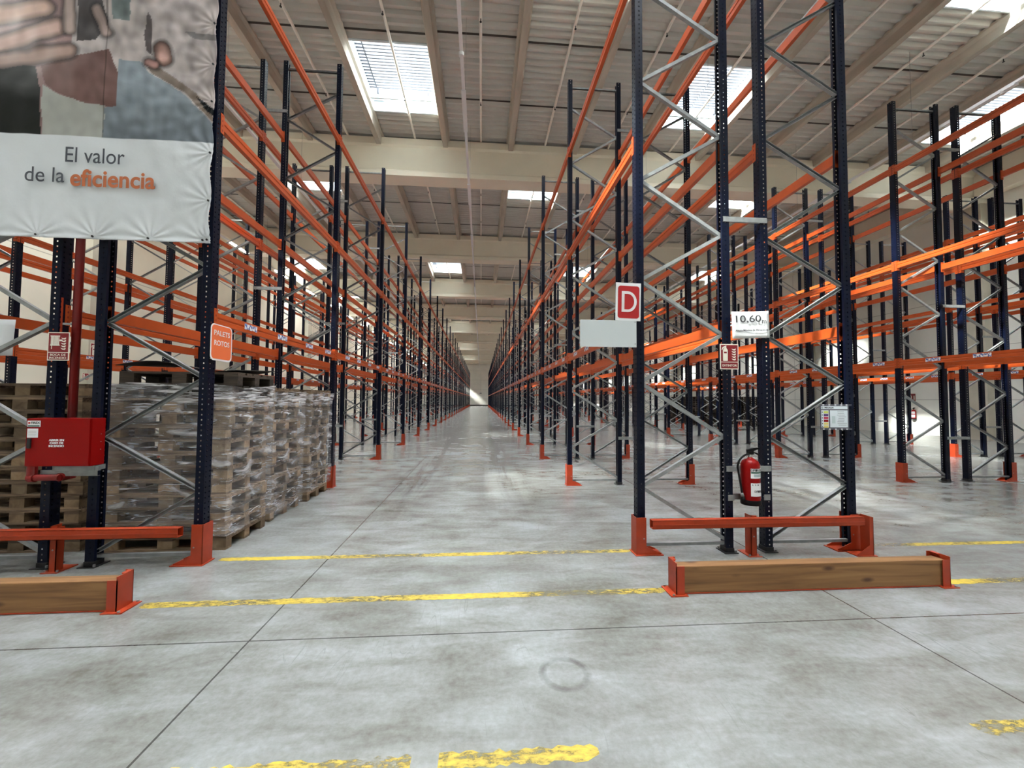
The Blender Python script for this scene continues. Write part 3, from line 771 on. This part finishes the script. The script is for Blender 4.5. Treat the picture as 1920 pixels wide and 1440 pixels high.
stack(-3.28, 6.98, 12, 'wrapped stack farthest along the left aisle edge', 'pallets in the far wrapped stack', 0.03)
stack(-4.72, 4.97, 12, 'stack behind the red hose cabinet', 'pallets behind the hose cabinet')
def film(cx, cy, hx, hy, z0, z1, label, seed, sag=0.03, flare=None):
    m = MB(); nu, nv = 120, 56; vs = []; fs = []
    per = 2*(2*hx+2*hy)
    def pt(s):
        s = s % per
        if s < 2*hx: return (-hx+s, -hy)
        s -= 2*hx
        if s < 2*hy: return (hx, -hy+s)
        s -= 2*hy
        if s < 2*hx: return (hx-s, hy)
        s -= 2*hx
        return (-hx, hy-s)
    per = 4*hx+4*hy
    for j in range(nv+1):
        tz = j/nv
        for i in range(nu):
            x, y = pt(per*i/nu); n_ = Vector((x/hx, y/hy, 0)); n_.normalize()
            p = Vector((x*1.4+seed, y*1.4, tz*6)); d = noise.noise(p)*sag + noise.noise(p*3.1)*sag*0.5 - 0.010
            top = z1 + 0.05*noise.noise(Vector((x*2+seed, y*2, 3)))
            if flare and tz > 0.86: d += flare*(tz-0.86)/0.14*(0.5+0.5*noise.noise(Vector((x*3, y*3, seed))))
            d = max(d, -0.006)
            vs.append((x+n_.x*d, y+n_.y*d, z0+(top-z0)*tz))
    for j in range(nv):
        for i in range(nu): fs.append((j*nu+i, j*nu+(i+1) % nu, (j+1)*nu+(i+1) % nu, (j+1)*nu+i))
    m.raw(vs, fs, 'stretch_film'); o = link('stretch_film', m.mesh('stretch_film', smooth=True), None, (cx, cy, 0))
    tag(o, label, 'plastic wrap', 'clear plastic wrapped round pallet stacks')
film(-3.27, 4.94, 0.645, 0.45, 0.16, 1.74, 'crumpled clear plastic wrap around the pallet stack nearest the aisle mouth', 3, flare=0.07)
film(-3.33, 5.97, 0.655, 0.455, 0.05, 1.70, 'clear plastic wrap around the middle pallet stack beside the aisle', 9, flare=0.05)
film(-3.28, 6.98, 0.655, 0.455, 0.16, 1.68, 'clear plastic wrap around the third pallet stack along the aisle', 17, flare=0.05)
def loose(name, x, y, z, sx, sy, sz, mt, label, cat, rz):
    m = MB(); m.box(-sx/2, sx/2, -sy/2, sy/2, 0, sz, mt); tag(link(name, m.mesh(name, bevel=0.002), None, (x, y, z), (0, 0, rz)), label, cat)
loose('wood_offcut', -2.98, 5.80, 1.7345, 0.14, 0.17, 0.055, 'block_wood', 'pale wood offcut lying on top of the middle wrapped stack', 'wood piece', 0.2)
m = MB()
vs = []
for i in range(13):
    for j in range(2):
        x = -0.62+i*1.24/12; vs.append((x, -0.42+j*0.84, 0.02+0.05*math.sin(i*0.45+j)))
m.raw(vs, [(2*i, 2*i+2, 2*i+3, 2*i+1) for i in range(12)], 'dock_dark')
o = link('cardboard_sheet', m.mesh('cardboard_sheet'), None, (-3.30, 5.08, 1.925)); tag(o, 'dark bowed sheet lying on top of the nearest wrapped stack', 'sheet')
md = o.modifiers.new('thick', 'SOLIDIFY'); md.thickness = 0.006
# dark stacks far right
def dark_stack(cx, cy, n, where_, rz=0):
    for i in range(n):
        od = 'topmost' if i == n-1 else ORD[i]
        o = link('wooden_pallet', FLATPAL, None, (cx+random.uniform(-.03, .03), cy+random.uniform(-.03, .03), i*0.145), (0, 0, rz))
        tag(o, 'dark wooden pallet, %s in the %s' % (od, where_), 'pallet', 'dark pallets stacked far right')
for i, (x, y, w_) in enumerate(((14.55, 25.6, 'front aisle-side stack of the far right'), (15.9, 25.6, 'front middle stack of the far right'),
                                (17.55, 25.4, 'outer stack by the right wall'), (14.55, 27.0, 'second aisle-side stack of the far right'),
                                (14.55, 29.2, 'deepest aisle-side stack of the far right'), (15.9, 29.2, 'deepest middle stack of the far right'))):
    dark_stack(x, y, 13, w_)

# ------------------------------------------------------------------ signs at the end of rack D
def plate(m, x0, x1, z0, z1, y, t, mt): m.box(x0, x1, y, y+t, z0, z1, mt)
def rrect(m, x0, x1, z0, z1, r, y0, y1, mt, n=6):
    pts = []
    for cx, cz, a0 in ((x1-r, z1-r, 0), (x0+r, z1-r, 90), (x0+r, z0+r, 180), (x1-r, z0+r, 270)):
        for k in range(n+1):
            a = math.radians(a0+90*k/n); pts.append((cx+r*math.cos(a), cz+r*math.sin(a)))
    m.prism(pts, y0, y1, 'y', mt)
FY = 4.155
t = empty('aisle_sign', (1.53, FY-0.03, 2.635), 'white sign with a red rounded square and the letter D', 'sign'); t.rotation_euler = (0, math.radians(1.2), 0)
m = MB(); plate(m, -0.135, 0.135, -0.20, 0.20, 0, 0.006, 'white'); link('sign_panel', m.mesh('sign_panel'), t)
m = MB(); rrect(m, -0.112, 0.118, -0.175, 0.167, 0.028, -0.002, 0, 'sign_bright_red'); link('red_field', m.mesh('red_field'), t)
m = MB()   # the letter D drawn as a ring shape
o_, i_ = [], []
for k in range(13):
    a = math.radians(90-180*k/12); o_.append((-0.005+0.095*math.cos(a)*1.0, 0.11*math.sin(a))); i_.append((-0.005+0.066*math.cos(a), 0.082*math.sin(a)))
outer = [(-0.072, 0.11)] + o_ + [(-0.072, -0.11)]; inner = [(-0.042, 0.082)] + i_ + [(-0.042, -0.082)]
n_ = len(outer); vs = [(x, -0.0045, z) for x, z in outer] + [(x, -0.0045, z) for x, z in inner]
m.raw(vs, [(k, (k+1) % n_, (k+1) % n_+n_, k+n_) for k in range(n_)], 'sign_pink_white'); link('letter', m.mesh('letter'), t)
t = empty('blank_panel', (1.315, FY-0.035, 2.295), 'blank pale grey panel under the letter D sign', 'panel')
m = MB(); plate(m, -0.30, 0.30, -0.14, 0.14, 0, 0.008, 'panel_grey'); link('panel', m.mesh('panel'), t)
m = MB()
for x, z in ((0.285, 0.125), (0.285, -0.105)): m.cyl((x, -0.003, z), (x, 0.0, z), 0.006, 0.006, 'galv_dark', 8)
link('screw', m.mesh('screw'), t)
m = MB(); m.box(0.14, 0.17, 0.009, 0.02, 0.12, 0.16, 'galv'); link('clip', m.mesh('clip'), t)
t = empty('height_notice', (2.875, FY-0.02, 2.42), 'white paper notice reading 10,60m between the middle posts', 'sign'); t.rotation_euler = (0, math.radians(-3.0), math.radians(2))
m = MB(); vs = []; fs = []
for i in range(13):
    for j in range(9):
        x = -0.215+0.43*i/12; z = -0.145+0.29*j/8; vs.append((x, 0.006*math.sin(x*14+z*6) - 0.008*(x/0.2)**2, z))
for i in range(12):
    for j in range(8): fs.append((i*9+j, (i+1)*9+j, (i+1)*9+j+1, i*9+j+1))
m.raw(vs, fs, 'white'); o = link('notice_sheet', m.mesh('notice_sheet', smooth=True), t); md = o.modifiers.new('thick', 'SOLIDIFY'); md.thickness = 0.002
text('lettering', '10,60', 0.29, 'dark_text', t, (-0.035, -0.014, 0.06), height=0.085)
text('lettering', 'm', 0.05, 'dark_text', t, (0.155, -0.015, 0.033))
text('lettering', 'Altura Máxima de Almacenaje', 0.38, 'dark_text', t, (0.01, -0.015, -0.06), height=0.026, bold=0.01)

def fire_sign(name, loc, w, h, label, kind, caption, rz=0):
    t = empty(name, loc, label, 'sign', None, rz)
    m = MB(); plate(m, -w/2, w/2, -h/2, h/2, 0, 0.004, 'sign_cream'); link('sign_panel', m.mesh('sign_panel'), t)
    m = MB(); b_ = w*0.045; zs = -h/2+h*0.30 if caption else -h/2+b_
    plate(m, -w/2+b_, w/2-b_, zs, h/2-b_, -0.0015, 0.0015, 'sign_red')
    if caption: plate(m, -w/2+b_, w/2-b_, -h/2+b_, zs-b_*0.8, -0.0015, 0.0015, 'sign_red')
    link('red_field', m.mesh('red_field'), t)
    m = MB(); zc = (zs+h/2)/2; s = w/0.2; Yp = -0.003
    if kind == 'ext':
        x0 = -0.045*s
        rrect(m, x0-0.025*s, x0+0.027*s, zc-0.085*s, zc+0.035*s, 0.008*s, Yp, Yp+0.001, 'sign_cream')
        m.prism([(x0-0.025*s, zc+0.03*s), (x0+0.027*s, zc+0.03*s), (x0+0.008*s, zc+0.058*s), (x0-0.004*s, zc+0.058*s)], Yp, Yp+0.001, 'y', 'sign_cream')
        m.prism([(x0-0.012*s, zc+0.055*s), (x0+0.012*s, zc+0.055*s), (x0+0.012*s, zc+0.078*s), (x0-0.030*s, zc+0.060*s), (x0-0.040*s, zc+0.03*s), (x0-0.034*s, zc+0.03*s)], Yp, Yp+0.001, 'y', 'sign_cream')
        m.box(x0-0.014*s, x0+0.016*s, Yp-0.001, Yp, zc-0.005*s, zc+0.012*s, 'sign_red')
    else:
        x0 = -0.03*s
        for k in range(7): m.box(x0-0.04*s+k*0.0115*s, x0-0.04*s+k*0.0115*s+0.008*s, Yp, Yp+0.001, zc-0.03*s, zc+0.06*s, 'sign_cream')
        m.box(x0-0.045*s, x0+0.043*s, Yp, Yp+0.001, zc+0.055*s, zc+0.066*s, 'sign_cream'); m.box(x0-0.045*s, x0+0.043*s, Yp, Yp+0.001, zc-0.036*s, zc-0.026*s, 'sign_cream')
        m.box(x0-0.034*s, x0-0.028*s, Yp, Yp+0.001, zc-0.07*s, zc-0.03*s, 'sign_cream'); m.box(x0+0.04*s, x0+0.066*s, Yp, Yp+0.001, zc+0.01*s, zc+0.026*s, 'sign_cream')
    for k in range(5):     # flames
        xx = 0.045*s; zz = zc-0.075*s+k*0.026*s
        m.prism([(xx-0.022*s, zz+0.016*s), (xx-0.006*s, zz), (xx+0.016*s, zz-0.003*s), (xx+0.024*s, zz+0.008*s), (xx+0.024*s, zz+0.018*s), (xx+0.004*s, zz+0.010*s)], Yp, Yp+0.001, 'y', 'sign_cream')
    link('pictogram', m.mesh('pictogram'), t)
    for i, ln in enumerate(caption):
        dz = -h/2+h*0.145+(len(caption)-1)*h*0.055-i*h*0.11
        text('lettering', ln, w*(0.78 if len(ln) > 7 else 0.72), 'sign_cream', t, (0, -0.003, dz), height=h*(0.09 if len(caption) == 1 else 0.075), bold=0.012)
    return t
fire_sign('fire_sign', (2.645, FY-0.008, 2.075), 0.205, 0.27, 'dark red EXTINTOR sign with extinguisher and flames, on a rack post', 'ext', ['EXTINTOR'])
fire_sign('fire_sign', (-4.00, FY-0.008, 2.075), 0.19, 0.27, 'dark red BOCA DE INCENDIO hose sign beside the red pipe', 'hose', ['BOCA DE', 'INCENDIO'])
fire_sign('fire_sign', (-14.06, 15.93, 3.30), 0.5, 0.5, 'red extinguisher pictogram sign on the left wall pillar', 'ext', [], PI/2)
fire_sign('fire_sign', (-14.06, 15.55, 2.32), 0.24, 0.24, 'small red pictogram sign low on the left wall pillar', 'ext', [], PI/2)
fire_sign('fire_sign', (21.67, 18.9, 1.85), 0.34, 0.40, 'red extinguisher pictogram sign on the right wall', 'ext', [], -PI/2)

# load capacity plate
t = empty('load_plate', (3.83, FY-0.012, 1.435), 'grey framed load capacity plate with coloured bars on the right post', 'sign')
m = MB(); plate(m, -0.165, 0.165, -0.125, 0.125, 0, 0.006, 'plate_frame')
for zz in (-0.137, 0.125): plate(m, -0.165, 0.20, zz, zz+0.012, 0, 0.006, 'plate_frame')
for x in (-0.14, -0.07, 0.0, 0.07, 0.13):
    plate(m, x, x+0.02, 0.127, 0.135, -0.001, 0.001, 'white'); plate(m, x, x+0.02, -0.135, -0.127, -0.001, 0.001, 'white')
link('plate_frame', m.mesh('plate_frame'), t)
m = MB(); plate(m, -0.155, 0.10, 0.085, 0.117, -0.001, 0.001, 'tag_paper'); plate(m, -0.155, -0.07, -0.112, 0.072, -0.001, 0.001, 'tag_paper'); plate(m, -0.055, 0.15, -0.112, 0.072, -0.001, 0.001, 'tag_paper'); plate(m, 0.10, 0.15, 0.085, 0.117, -0.001, 0.001, 'tag_paper')
plate(m, -0.035, 0.005, -0.07, 0.01, -0.002, 0.001, 'pale_teal')
link('paper_insert', m.mesh('paper_insert'), t)
m = MB()
for k, c in enumerate(('lime', 'violet', 'crimson', 'red', 'ochre', 'ochre')):
    z = 0.052-k*0.031; plate(m, -0.128, -0.076, z-0.012, z+0.012, -0.002, 0.001, c); plate(m, -0.149, -0.139, z-0.006, z+0.006, -0.002, 0.001, 'slate_text')
link('colour_bar', m.mesh('colour_bar'), t)
m = MB(); random.seed(4)
for k in range(9):
    z = 0.055-k*0.018; plate(m, 0.025+random.uniform(0, .02), 0.10+random.uniform(0, .04), z, z+0.003, -0.002, 0.001, 'slate_text')
m.lathe([(0.0, 0), (0.001, 0)], (0, 0, 0), 'slate_text', 6)
link('small_print', m.mesh('small_print'), t)
text('lettering', 'MECALUX', 0.105, 'dark_text', t, (-0.065, -0.002, 0.101), height=0.017, bold=0.03)
m = MB(); m.cyl((-0.142, -0.002, 0.101), (-0.142, -0.001, 0.101), 0.009, 0.009, 'dark_text', 16); m.cyl((-0.142, -0.003, 0.101), (-0.142, -0.002, 0.101), 0.005, 0.005, 'tag_paper', 12); link('emblem', m.mesh('emblem'), t)

# extinguisher and its bracket bars
def extinguisher(loc, label, detail=True, rz=0):
    t = empty('fire_extinguisher', loc, label, 'fire extinguisher', None, rz)
    m = MB(); R = 0.092
    m.lathe([(0.0, 0.0), (R*0.96, 0.0), (R, 0.02), (R, 0.375), (R*0.97, 0.405), (R*0.80, 0.435), (R*0.5, 0.455), (0.026, 0.463), (0.024, 0.475), (0, 0.475)], (0, 0, 0.02), 'red', 32); link('cylinder_body', m.mesh('body', smooth=True), t)
    m = MB(); m.lathe([(0, -0.0), (R*1.0, 0.0), (R*1.06, 0.01), (R*1.06, 0.045), (R*1.01, 0.055)], (0, 0, 0.0), 'rubber', 32); link('base_skirt', m.mesh('skirt', smooth=True), t)
    m = MB(); m.cyl((0, 0, 0.49), (0, 0, 0.535), 0.020, 0.016, 'chrome'); m.cyl((0.0, 0, 0.515), (0.035, 0, 0.515), 0.010, 0.010, 'chrome'); m.box(-0.028, 0.032, -0.018, 0.018, 0.522, 0.556, 'rubber'); link('valve', m.mesh('valve'), t)
    m = MB(); m.prism([(-0.03, 0.548), (0.02, 0.55), (0.05, 0.566), (0.088, 0.580), (0.088, 0.592), (0.04, 0.592), (0.0, 0.582), (-0.034, 0.570)], -0.014, 0.014, 'y', 'rubber'); link('lever', m.mesh('lever'), t)
    m = MB(); m.tube([(0.02, 0, 0.54), (0.05, 0, 0.540), (0.085, 0, 0.525), (0.10, 0, 0.512)], 0.009, 'rubber'); link('carry_handle', m.mesh('handle'), t)
    m = MB(); pts = []
    for k in range(22):
        a = k/21; ang = a
        pts.append(((-0.02) + (-0.138)*math.sin(min(1, a*1.8)*PI*0.5) + 0.045*max(0, a-0.5)*1.6, -0.01-0.03*a, 0.53 - 0.40*a**1.6 if a < 1 else 0.13))
    m.tube(pts, 0.0105, 'rubber'); 
    e_ = Vector(pts[-1]); m.cyl(e_, e_+Vector((0.008, 0, -0.035)), 0.012, 0.016, 'galv_dark', 12); m.cyl(e_+Vector((0.008, 0, -0.035)), e_+Vector((0.018, 0, -0.10)), 0.016, 0.026, 'rubber', 12)
    link('hose', m.mesh('hose', smooth=True), t)
    def wrap(z0, z1, a0, a1, mt, r, nm):
        mm = MB(); n = 14; vs = []
        for k in range(n+1):
            a = math.radians(a0+(a1-a0)*k/n); vs += [(r*math.cos(a), r*math.sin(a), z0), (r*math.cos(a), r*math.sin(a), z1)]
        mm.raw(vs, [(2*k, 2*k+2, 2*k+3, 2*k+1) for k in range(n)], mt); link(nm, mm.mesh(nm), t)
    wrap(0.285, 0.385, -122, -22, 'white', R+0.0012, 'label_sticker'); wrap(0.335, 0.352, -120, -24, 'green_band', R+0.0020, 'label_band')
    wrap(0.10, 0.235, -122, -22, 'white', R+0.0012, 'label_sticker')
    if detail:
        def letters(s, z, h, a0, step, r=R+0.003):
            for k, ch in enumerate(s):
                a = math.radians(a0+k*step)
                if ch == ' ': continue
                text('lettering', ch, h*0.75, 'dark_text', t, (r*math.cos(a), r*math.sin(a), z), (PI/2, 0, a+PI/2), 0.03, h)
        letters('OFIREX', 0.368, 0.024, -116, 13); letters('OFIREX', 0.15, 0.022, -98, 12); letters('ACB', 0.218, 0.016, -112, 17)
        wrap(0.300, 0.328, -104, -30, 'pale_teal', R+0.0022, 'label_text_block')
    return t
extinguisher((2.845, 4.125, 0.515), 'red fire extinguisher with black hose hung between the middle posts of rack D')
for z in (0.88, 0.575):
    m = MB(); m.channel((2.62, 4.235, z), (3.10, 4.235, z), 0.062, 0.03, 0.003, 'galv', face=(0, -1, 0))
    for xx in (2.655, 3.055): m.box(xx-0.035, xx+0.035, 4.158, 4.164, z-0.03, z+0.03, 'galv')
    for v_ in range(len(m.v)): m.v[v_] = (m.v[v_][0]-2.855, m.v[v_][1]-4.217, m.v[v_][2])
    link('extinguisher_bar', m.mesh('extinguisher_bar'), RACK_D)
extinguisher((21.605, 18.8, 0.75), 'small distant fire extinguisher hung on the right wall', False, -PI/2)

# ------------------------------------------------------------------ hose cabinet, red riser pipe
t = empty('hose_cabinet', (-3.745, 3.99, 0.98), 'glossy red fire hose cabinet reading ABRIR EN CASO DE INCENDIO', 'fire hose cabinet')
m = MB(); m.box(-0.267, 0.267, -0.064, 0.075, 0, 0.425, 'red'); link('cabinet_body', m.mesh('cabinet_body', bevel=0.004), t)
m = MB(); m.box(-0.265, 0.262, -0.072, -0.0655, 0.004, 0.421, 'red'); link('door', m.mesh('door', bevel=0.003), t)
m = MB()
for z in (0.14, 0.21, 0.28): m.cyl((0.267, 0.03, z), (0.270, 0.03, z), 0.004, 0.004, 'galv', 8)
link('rivet', m.mesh('rivet'), t)
m = MB(); m.box(-0.248, -0.212, -0.084, -0.0725, 0.160, 0.250, 'black'); link('door_handle', m.mesh('door_handle', bevel=0.004), t)
m = MB(); m.box(-0.255, -0.148, -0.0735, -0.0722, 0.350, 0.405, 'white'); link('maker_sticker', m.mesh('maker_sticker'), t)
m = MB(); m.box(-0.250, -0.155, -0.0742, -0.0736, 0.353, 0.364, 'green_band'); link('sticker_band', m.mesh('sticker_band'), t)
text('lettering', 'FIREX', 0.072, 'dark_text', t, (-0.190, -0.0742, 0.385), height=0.020, bold=0.02)
m = MB(); m.cyl((-0.240, -0.0744, 0.385), (-0.240, -0.0736, 0.385), 0.009, 0.009, 'sign_bright_red', 14); link('emblem', m.mesh('emblem'), t)
m = MB(); m.box(-0.253, -0.165, -0.0735, -0.0722, 0.255, 0.335, 'white'); link('inspection_label', m.mesh('inspection_label'), t)
m = MB()
for k in range(4): m.box(-0.243, -0.18, -0.0742, -0.0736, 0.270+k*0.014, 0.2715+k*0.014, 'slate_text')
link('label_print', m.mesh('label_print'), t)
for k, s_ in enumerate(('ABRIR EN', 'CASO DE', 'INCENDIO')):
    text('lettering', s_, 0.125 - 0.014*(k == 1), 'white', t, (-0.010, -0.0735, 0.232-k*0.026), height=0.019, bold=0.03)
m = MB(); m.channel((-0.12, 0.03, -0.03), (0.27, 0.03, -0.03), 0.045, 0.03, 0.003, 'galv', face=(0, -1, 0)); m.box(0.235, 0.24, 0.01, 0.12, -0.05, -0.005, 'galv'); link('support_bar', m.mesh('support_bar'), t)
t = empty('riser_pipe', (-3.93, 4.235, 0.80), 'tall red fire water pipe rising behind the hose cabinet beside the post', 'pipe')
m = MB(); m.cyl((0, 0, 0.12), (0, 0, 10.6), 0.034, 0.034, 'red_pipe', 18); link('pipe', m.mesh('pipe', smooth=True), t)
m = MB(); m.cyl((0, 0, 0.02), (0, 0, 0.12), 0.045, 0.045, 'red_pipe', 18); m.cyl((0, -0.10, 0.045), (0, 0, 0.045), 0.038, 0.038, 'red_pipe'); m.cyl((-0.20, -0.11, 0.045), (0.02, -0.11, 0.045), 0.030, 0.030, 'red_pipe')
m.cyl((-0.22, -0.11, 0.02), (-0.22, -0.11, 0.178), 0.036, 0.036, 'red_pipe'); m.cyl((-0.24, -0.11, 0.045), (-0.19, -0.11, 0.045), 0.04, 0.04, 'red_pipe'); link('elbow_fitting', m.mesh('elbow_fitting', smooth=False), t)
m = MB(); m.box(-0.115, -0.085, -0.055, -0.045, 1.28, 1.75, 'guard_orange')
for k in range(9): m.box(-0.106, -0.094, -0.056, -0.055, 1.30+k*0.05, 1.32+k*0.05, 'navy')
m.bar((-0.1, -0.05, 1.5), (0, 0, 1.5), 0.02, 0.004, 'galv'); link('pipe_bracket', m.mesh('pipe_bracket'), t)

# white sheet hanging at the far left and the PALETS ROTOS card
m = MB(); vs = []; fs = []
for i in range(9):
    for j in range(7):
        x = -1.0*i/8; z = -0.36*j/6; vs.append((x, 0.012*math.sin(x*9+z*5), z - 0.02*i/8*0))
for i in range(8):
    for j in range(6): fs.append((i*7+j, i*7+j+1, (i+1)*7+j+1, (i+1)*7+j))
m.raw(vs, fs, 'white'); o = link('white_sheet', m.mesh('white_sheet', smooth=True), None, (-4.62, 4.37, 2.36)); md = o.modifiers.new('thick', 'SOLIDIFY'); md.thickness = 0.003
tag(o, 'blank white plastic sheet hung behind the rack bracing at the far left', 'sheet')
t = empty('pallet_notice', (-2.642, 4.33, 2.17), 'rounded orange card reading PALETS ROTOS hung from the aisle beam', 'sign', None, PI/2)
m = MB(); rrect(m, -0.17, 0.17, -0.20, 0.165, 0.05, -0.001, 0.002, 'sign_pink_white'); link('card', m.mesh('card'), t)
m = MB(); rrect(m, -0.155, 0.155, -0.182, 0.155, 0.042, -0.002, -0.001, 'palets_orange'); link('orange_field', m.mesh('orange_field'), t)
text('lettering', 'PALETS', 0.25, 'sign_pink_white', t, (0, -0.003, 0.075), height=0.052, bold=0.01); text('lettering', 'ROTOS', 0.24, 'sign_pink_white', t, (0, -0.003, -0.025), height=0.052, bold=0.01)

# ------------------------------------------------------------------ the banner
def banner():
    X0, X1, Z0_, Z1 = -5.02, -2.665, 3.11, 7.55
    t = empty('hanging_banner', (X0, 4.135, Z0_), 'huge hanging banner with a photo of hands above the words El valor de la eficiencia', 'banner')
    W_ = X1-X0; H = Z1-Z0_; nx, nz = 236, 300; HV = 3.0      # dense up to HV above the hem, coarse beyond
    zs = [HV*j/nz for j in range(nz+1)] + [HV+(H-HV)*(j+1)/40 for j in range(40)]
    ZB = 4.11-Z0_
    def sd_cap(px, pz, a, b_, r):
        ax, az = a; bx, bz = b_; vx, vz = bx-ax, bz-az; q = max(0, min(1, ((px-ax)*vx+(pz-az)*vz)/(vx*vx+vz*vz)))
        return math.hypot(px-ax-vx*q, pz-az-vz*q)-r, q
    def poly(px, pz, P):
        ins = False; n = len(P)
        for i in range(n):
            x1, z1 = P[i]; x2, z2 = P[(i+1) % n]
            if (z1 > pz) != (z2 > pz) and px < (x2-x1)*(pz-z1)/(z2-z1)+x1: ins = not ins
        return ins
    def U(u, v):      # layout of the print, in units of 1/200 banner width from its left visible part
        return (-4.56+u*0.0048, 4.10+(250-v)*0.00565 if v < 250 else 4.10)
    POLYS = [([U(*p) for p in pp_], c, nz_) for pp_, c, nz_ in (
        (((-110, 250), (-110, 128), (50, 128), (60, 165), (64, 250)), (0.010, 0.011, 0.010), 0.1),
        (((60, 128), (185, 90), (205, 130), (205, 195), (140, 188), (90, 172), (70, 160)), (0.16, 0.085, 0.075), 0.25),
        (((64, 160), (90, 173), (140, 188), (182, 192), (182, 250), (66, 250)), (0.36, 0.36, 0.33), 0.12),
        (((182, 195), (205, 190), (205, 105), (250, 108), (262, 125), (330, 160), (400, 215), (400, 255), (182, 255)), (0.27, 0.31, 0.35), 0.3),
        (((262, 118), (285, 118), (360, 162), (400, 205), (400, 214), (335, 160), (270, 128)), (0.22, 0.17, 0.14), 0.3),
        (((358, 166), (372, 172), (398, 188), (398, 200), (380, 190)), (0.01, 0.011, 0.013), 0.1),
        (((126, -20), (160, -20), (182, 40), (160, 75), (126, 80)), (0.055, 0.045, 0.045), 0.5),
        (((186, -10), (225, -10), (224, 36), (190, 34)), (0.17, 0.20, 0.20), 0.7),
        (((258, 20), (266, 30), (268, 95), (256, 88), (252, 60)), (0.10, 0.08, 0.08), 0.5),
        (((330, 50), (400, 52), (400, 62), (350, 62)), (0.20, 0.18, 0.18), 0.4))]
    CAPS = [(U(-60, -8), U(40, -12), 0.115, (0.20, 0.045, 0.045)), (U(-90, 60), U(62, 27), 0.095, (0.56, 0.37, 0.30)),
            (U(-80, 118), U(90, 58), 0.085, (0.50, 0.32, 0.27)), (U(-40, 128), U(112, 100), 0.080, (0.36, 0.23, 0.19)),
            (U(105, -20), U(112, 60), 0.055, (0.48, 0.36, 0.32)), (U(288, 85), U(292, 100), 0.080, (0.55, 0.32, 0.27)), (U(262, 108), U(275, 112), 0.04, (0.5, 0.27, 0.24)),
            (U(160, 20), U(178, 60), 0.05, (0.45, 0.33, 0.30))]
    def colour(x, z):
        wx, wz = X0+x, Z0_+z
        if z < ZB: return (0.66, 0.68, 0.70)
        n1 = noise.noise(Vector((wx*5, wz*5, 1))); n2 = noise.noise(Vector((wx*14, wz*9, 5)))
        c = Vector((0.44, 0.38, 0.37))*(1+0.45*n1+0.45*n2) if wx > -4.0 else Vector((0.24, 0.15, 0.145))*(1+0.5*n1)
        jx, jz = wx+0.012*n2, wz+0.012*n1
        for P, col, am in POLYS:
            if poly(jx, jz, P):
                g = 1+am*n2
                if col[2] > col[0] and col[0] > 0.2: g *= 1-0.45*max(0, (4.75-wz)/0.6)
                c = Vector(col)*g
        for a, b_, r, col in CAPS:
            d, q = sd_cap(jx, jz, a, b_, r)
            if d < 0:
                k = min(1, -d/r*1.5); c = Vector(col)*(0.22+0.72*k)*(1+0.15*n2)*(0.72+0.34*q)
                if q > 0.9 and r > 0.07 and -d > 0.03: c *= 1.08
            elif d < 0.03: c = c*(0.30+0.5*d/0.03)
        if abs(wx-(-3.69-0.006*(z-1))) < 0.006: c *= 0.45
        return tuple(max(0.004, min(0.85, q)) for q in c)
    grom = [(W_-0.012, zz) for zz in (0.03, 0.42, 0.90, 1.42, 1.80, 2.22, 2.8)] + [(W_-0.05-k*0.50, 0.025) for k in range(5)]
    vs = []; cs = []
    for z in zs:
        for i in range(nx+1):
            x = W_*i/nx
            y = 0.018*noise.noise(Vector((x*1.6+z*1.1, z*0.8-x*0.5, 2))) + 0.007*noise.noise(Vector((x*7, z*5, 7)))
            if z > ZB: y += 0.010*noise.noise(Vector((x*9, z*9, 3)))*max(0, min(1, (x-0.9)))
            for gx, gz in grom:
                d = math.hypot(x-gx, z-gz)
                if d < 0.5: a = math.atan2(z-gz, x-gx); y += 0.006*math.sin(a*13)*(1-d/0.5)**2*min(1, d/0.05)
            xx = x
            if x > W_-0.3: xx = x-0.018*(math.sin(z*PI/0.48)**2)*((x-W_+0.3)/0.3)
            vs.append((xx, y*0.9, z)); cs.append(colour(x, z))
    me = bpy.data.meshes.new('banner_cloth'); n = nx+1
    fs = [(j*n+i, j*n+i+1, (j+1)*n+i+1, (j+1)*n+i) for j in range(len(zs)-1) for i in range(nx)]
    me.from_pydata(vs, [], fs); me.materials.append(MATS['banner_print'])
    ca = me.color_attributes.new('print', 'FLOAT_COLOR', 'POINT')
    ca.data.foreach_set('color', [q for c in cs for q in (*c, 1.0)])
    for p in me.polygons: p.use_smooth = True
    o = link('banner_cloth', me, t); md = o.modifiers.new('thick', 'SOLIDIFY'); md.thickness = 0.002; md.offset = 1
    g = MB(); g.cyl((0, -0.004, 0), (0, 0.004, 0), 0.010, 0.010, 'black', 12); gm = g.mesh('eyelet')
    for gx, gz in grom: link('eyelet', gm, t, (gx-0.012 if gx < W_-0.02 else gx-0.010, -0.012, gz))
    def L(body, u0, u1, v0, v1, mt, bold):
        xa, xb = -4.56+u0*0.00477, -4.56+u1*0.00477
        za, zb_ = 4.10-(v0-250)*0.0053, 4.10-(v1-250)*0.0053
        text('lettering', body, xb-xa, mt, t, ((xa+xb)/2-X0, -0.022, (za+zb_)/2-Z0_), height=za-zb_, bold=bold)
    L('El valor', 118, 229, 272, 300, 'slate_text', 0.0); L('de la', 46, 119, 311, 338, 'slate_text', 0.0); L('eficiencia', 130, 290, 312, 344, 'brown_text', 0.022)
banner()

# far end wall details
m = MB(); m.box(-0.01, 0.01, -0.02, 0, 3.2, 8.5, 'black'); m.box(-0.25, 0.25, -0.06, 0, 3.0, 3.2, 'galv_dark'); tag(link('cable_conduit', m.mesh('cable_conduit'), None, (-0.15, YF-0.001, 0)), 'thin dark cable and box on the end wall of the aisle', 'cable')
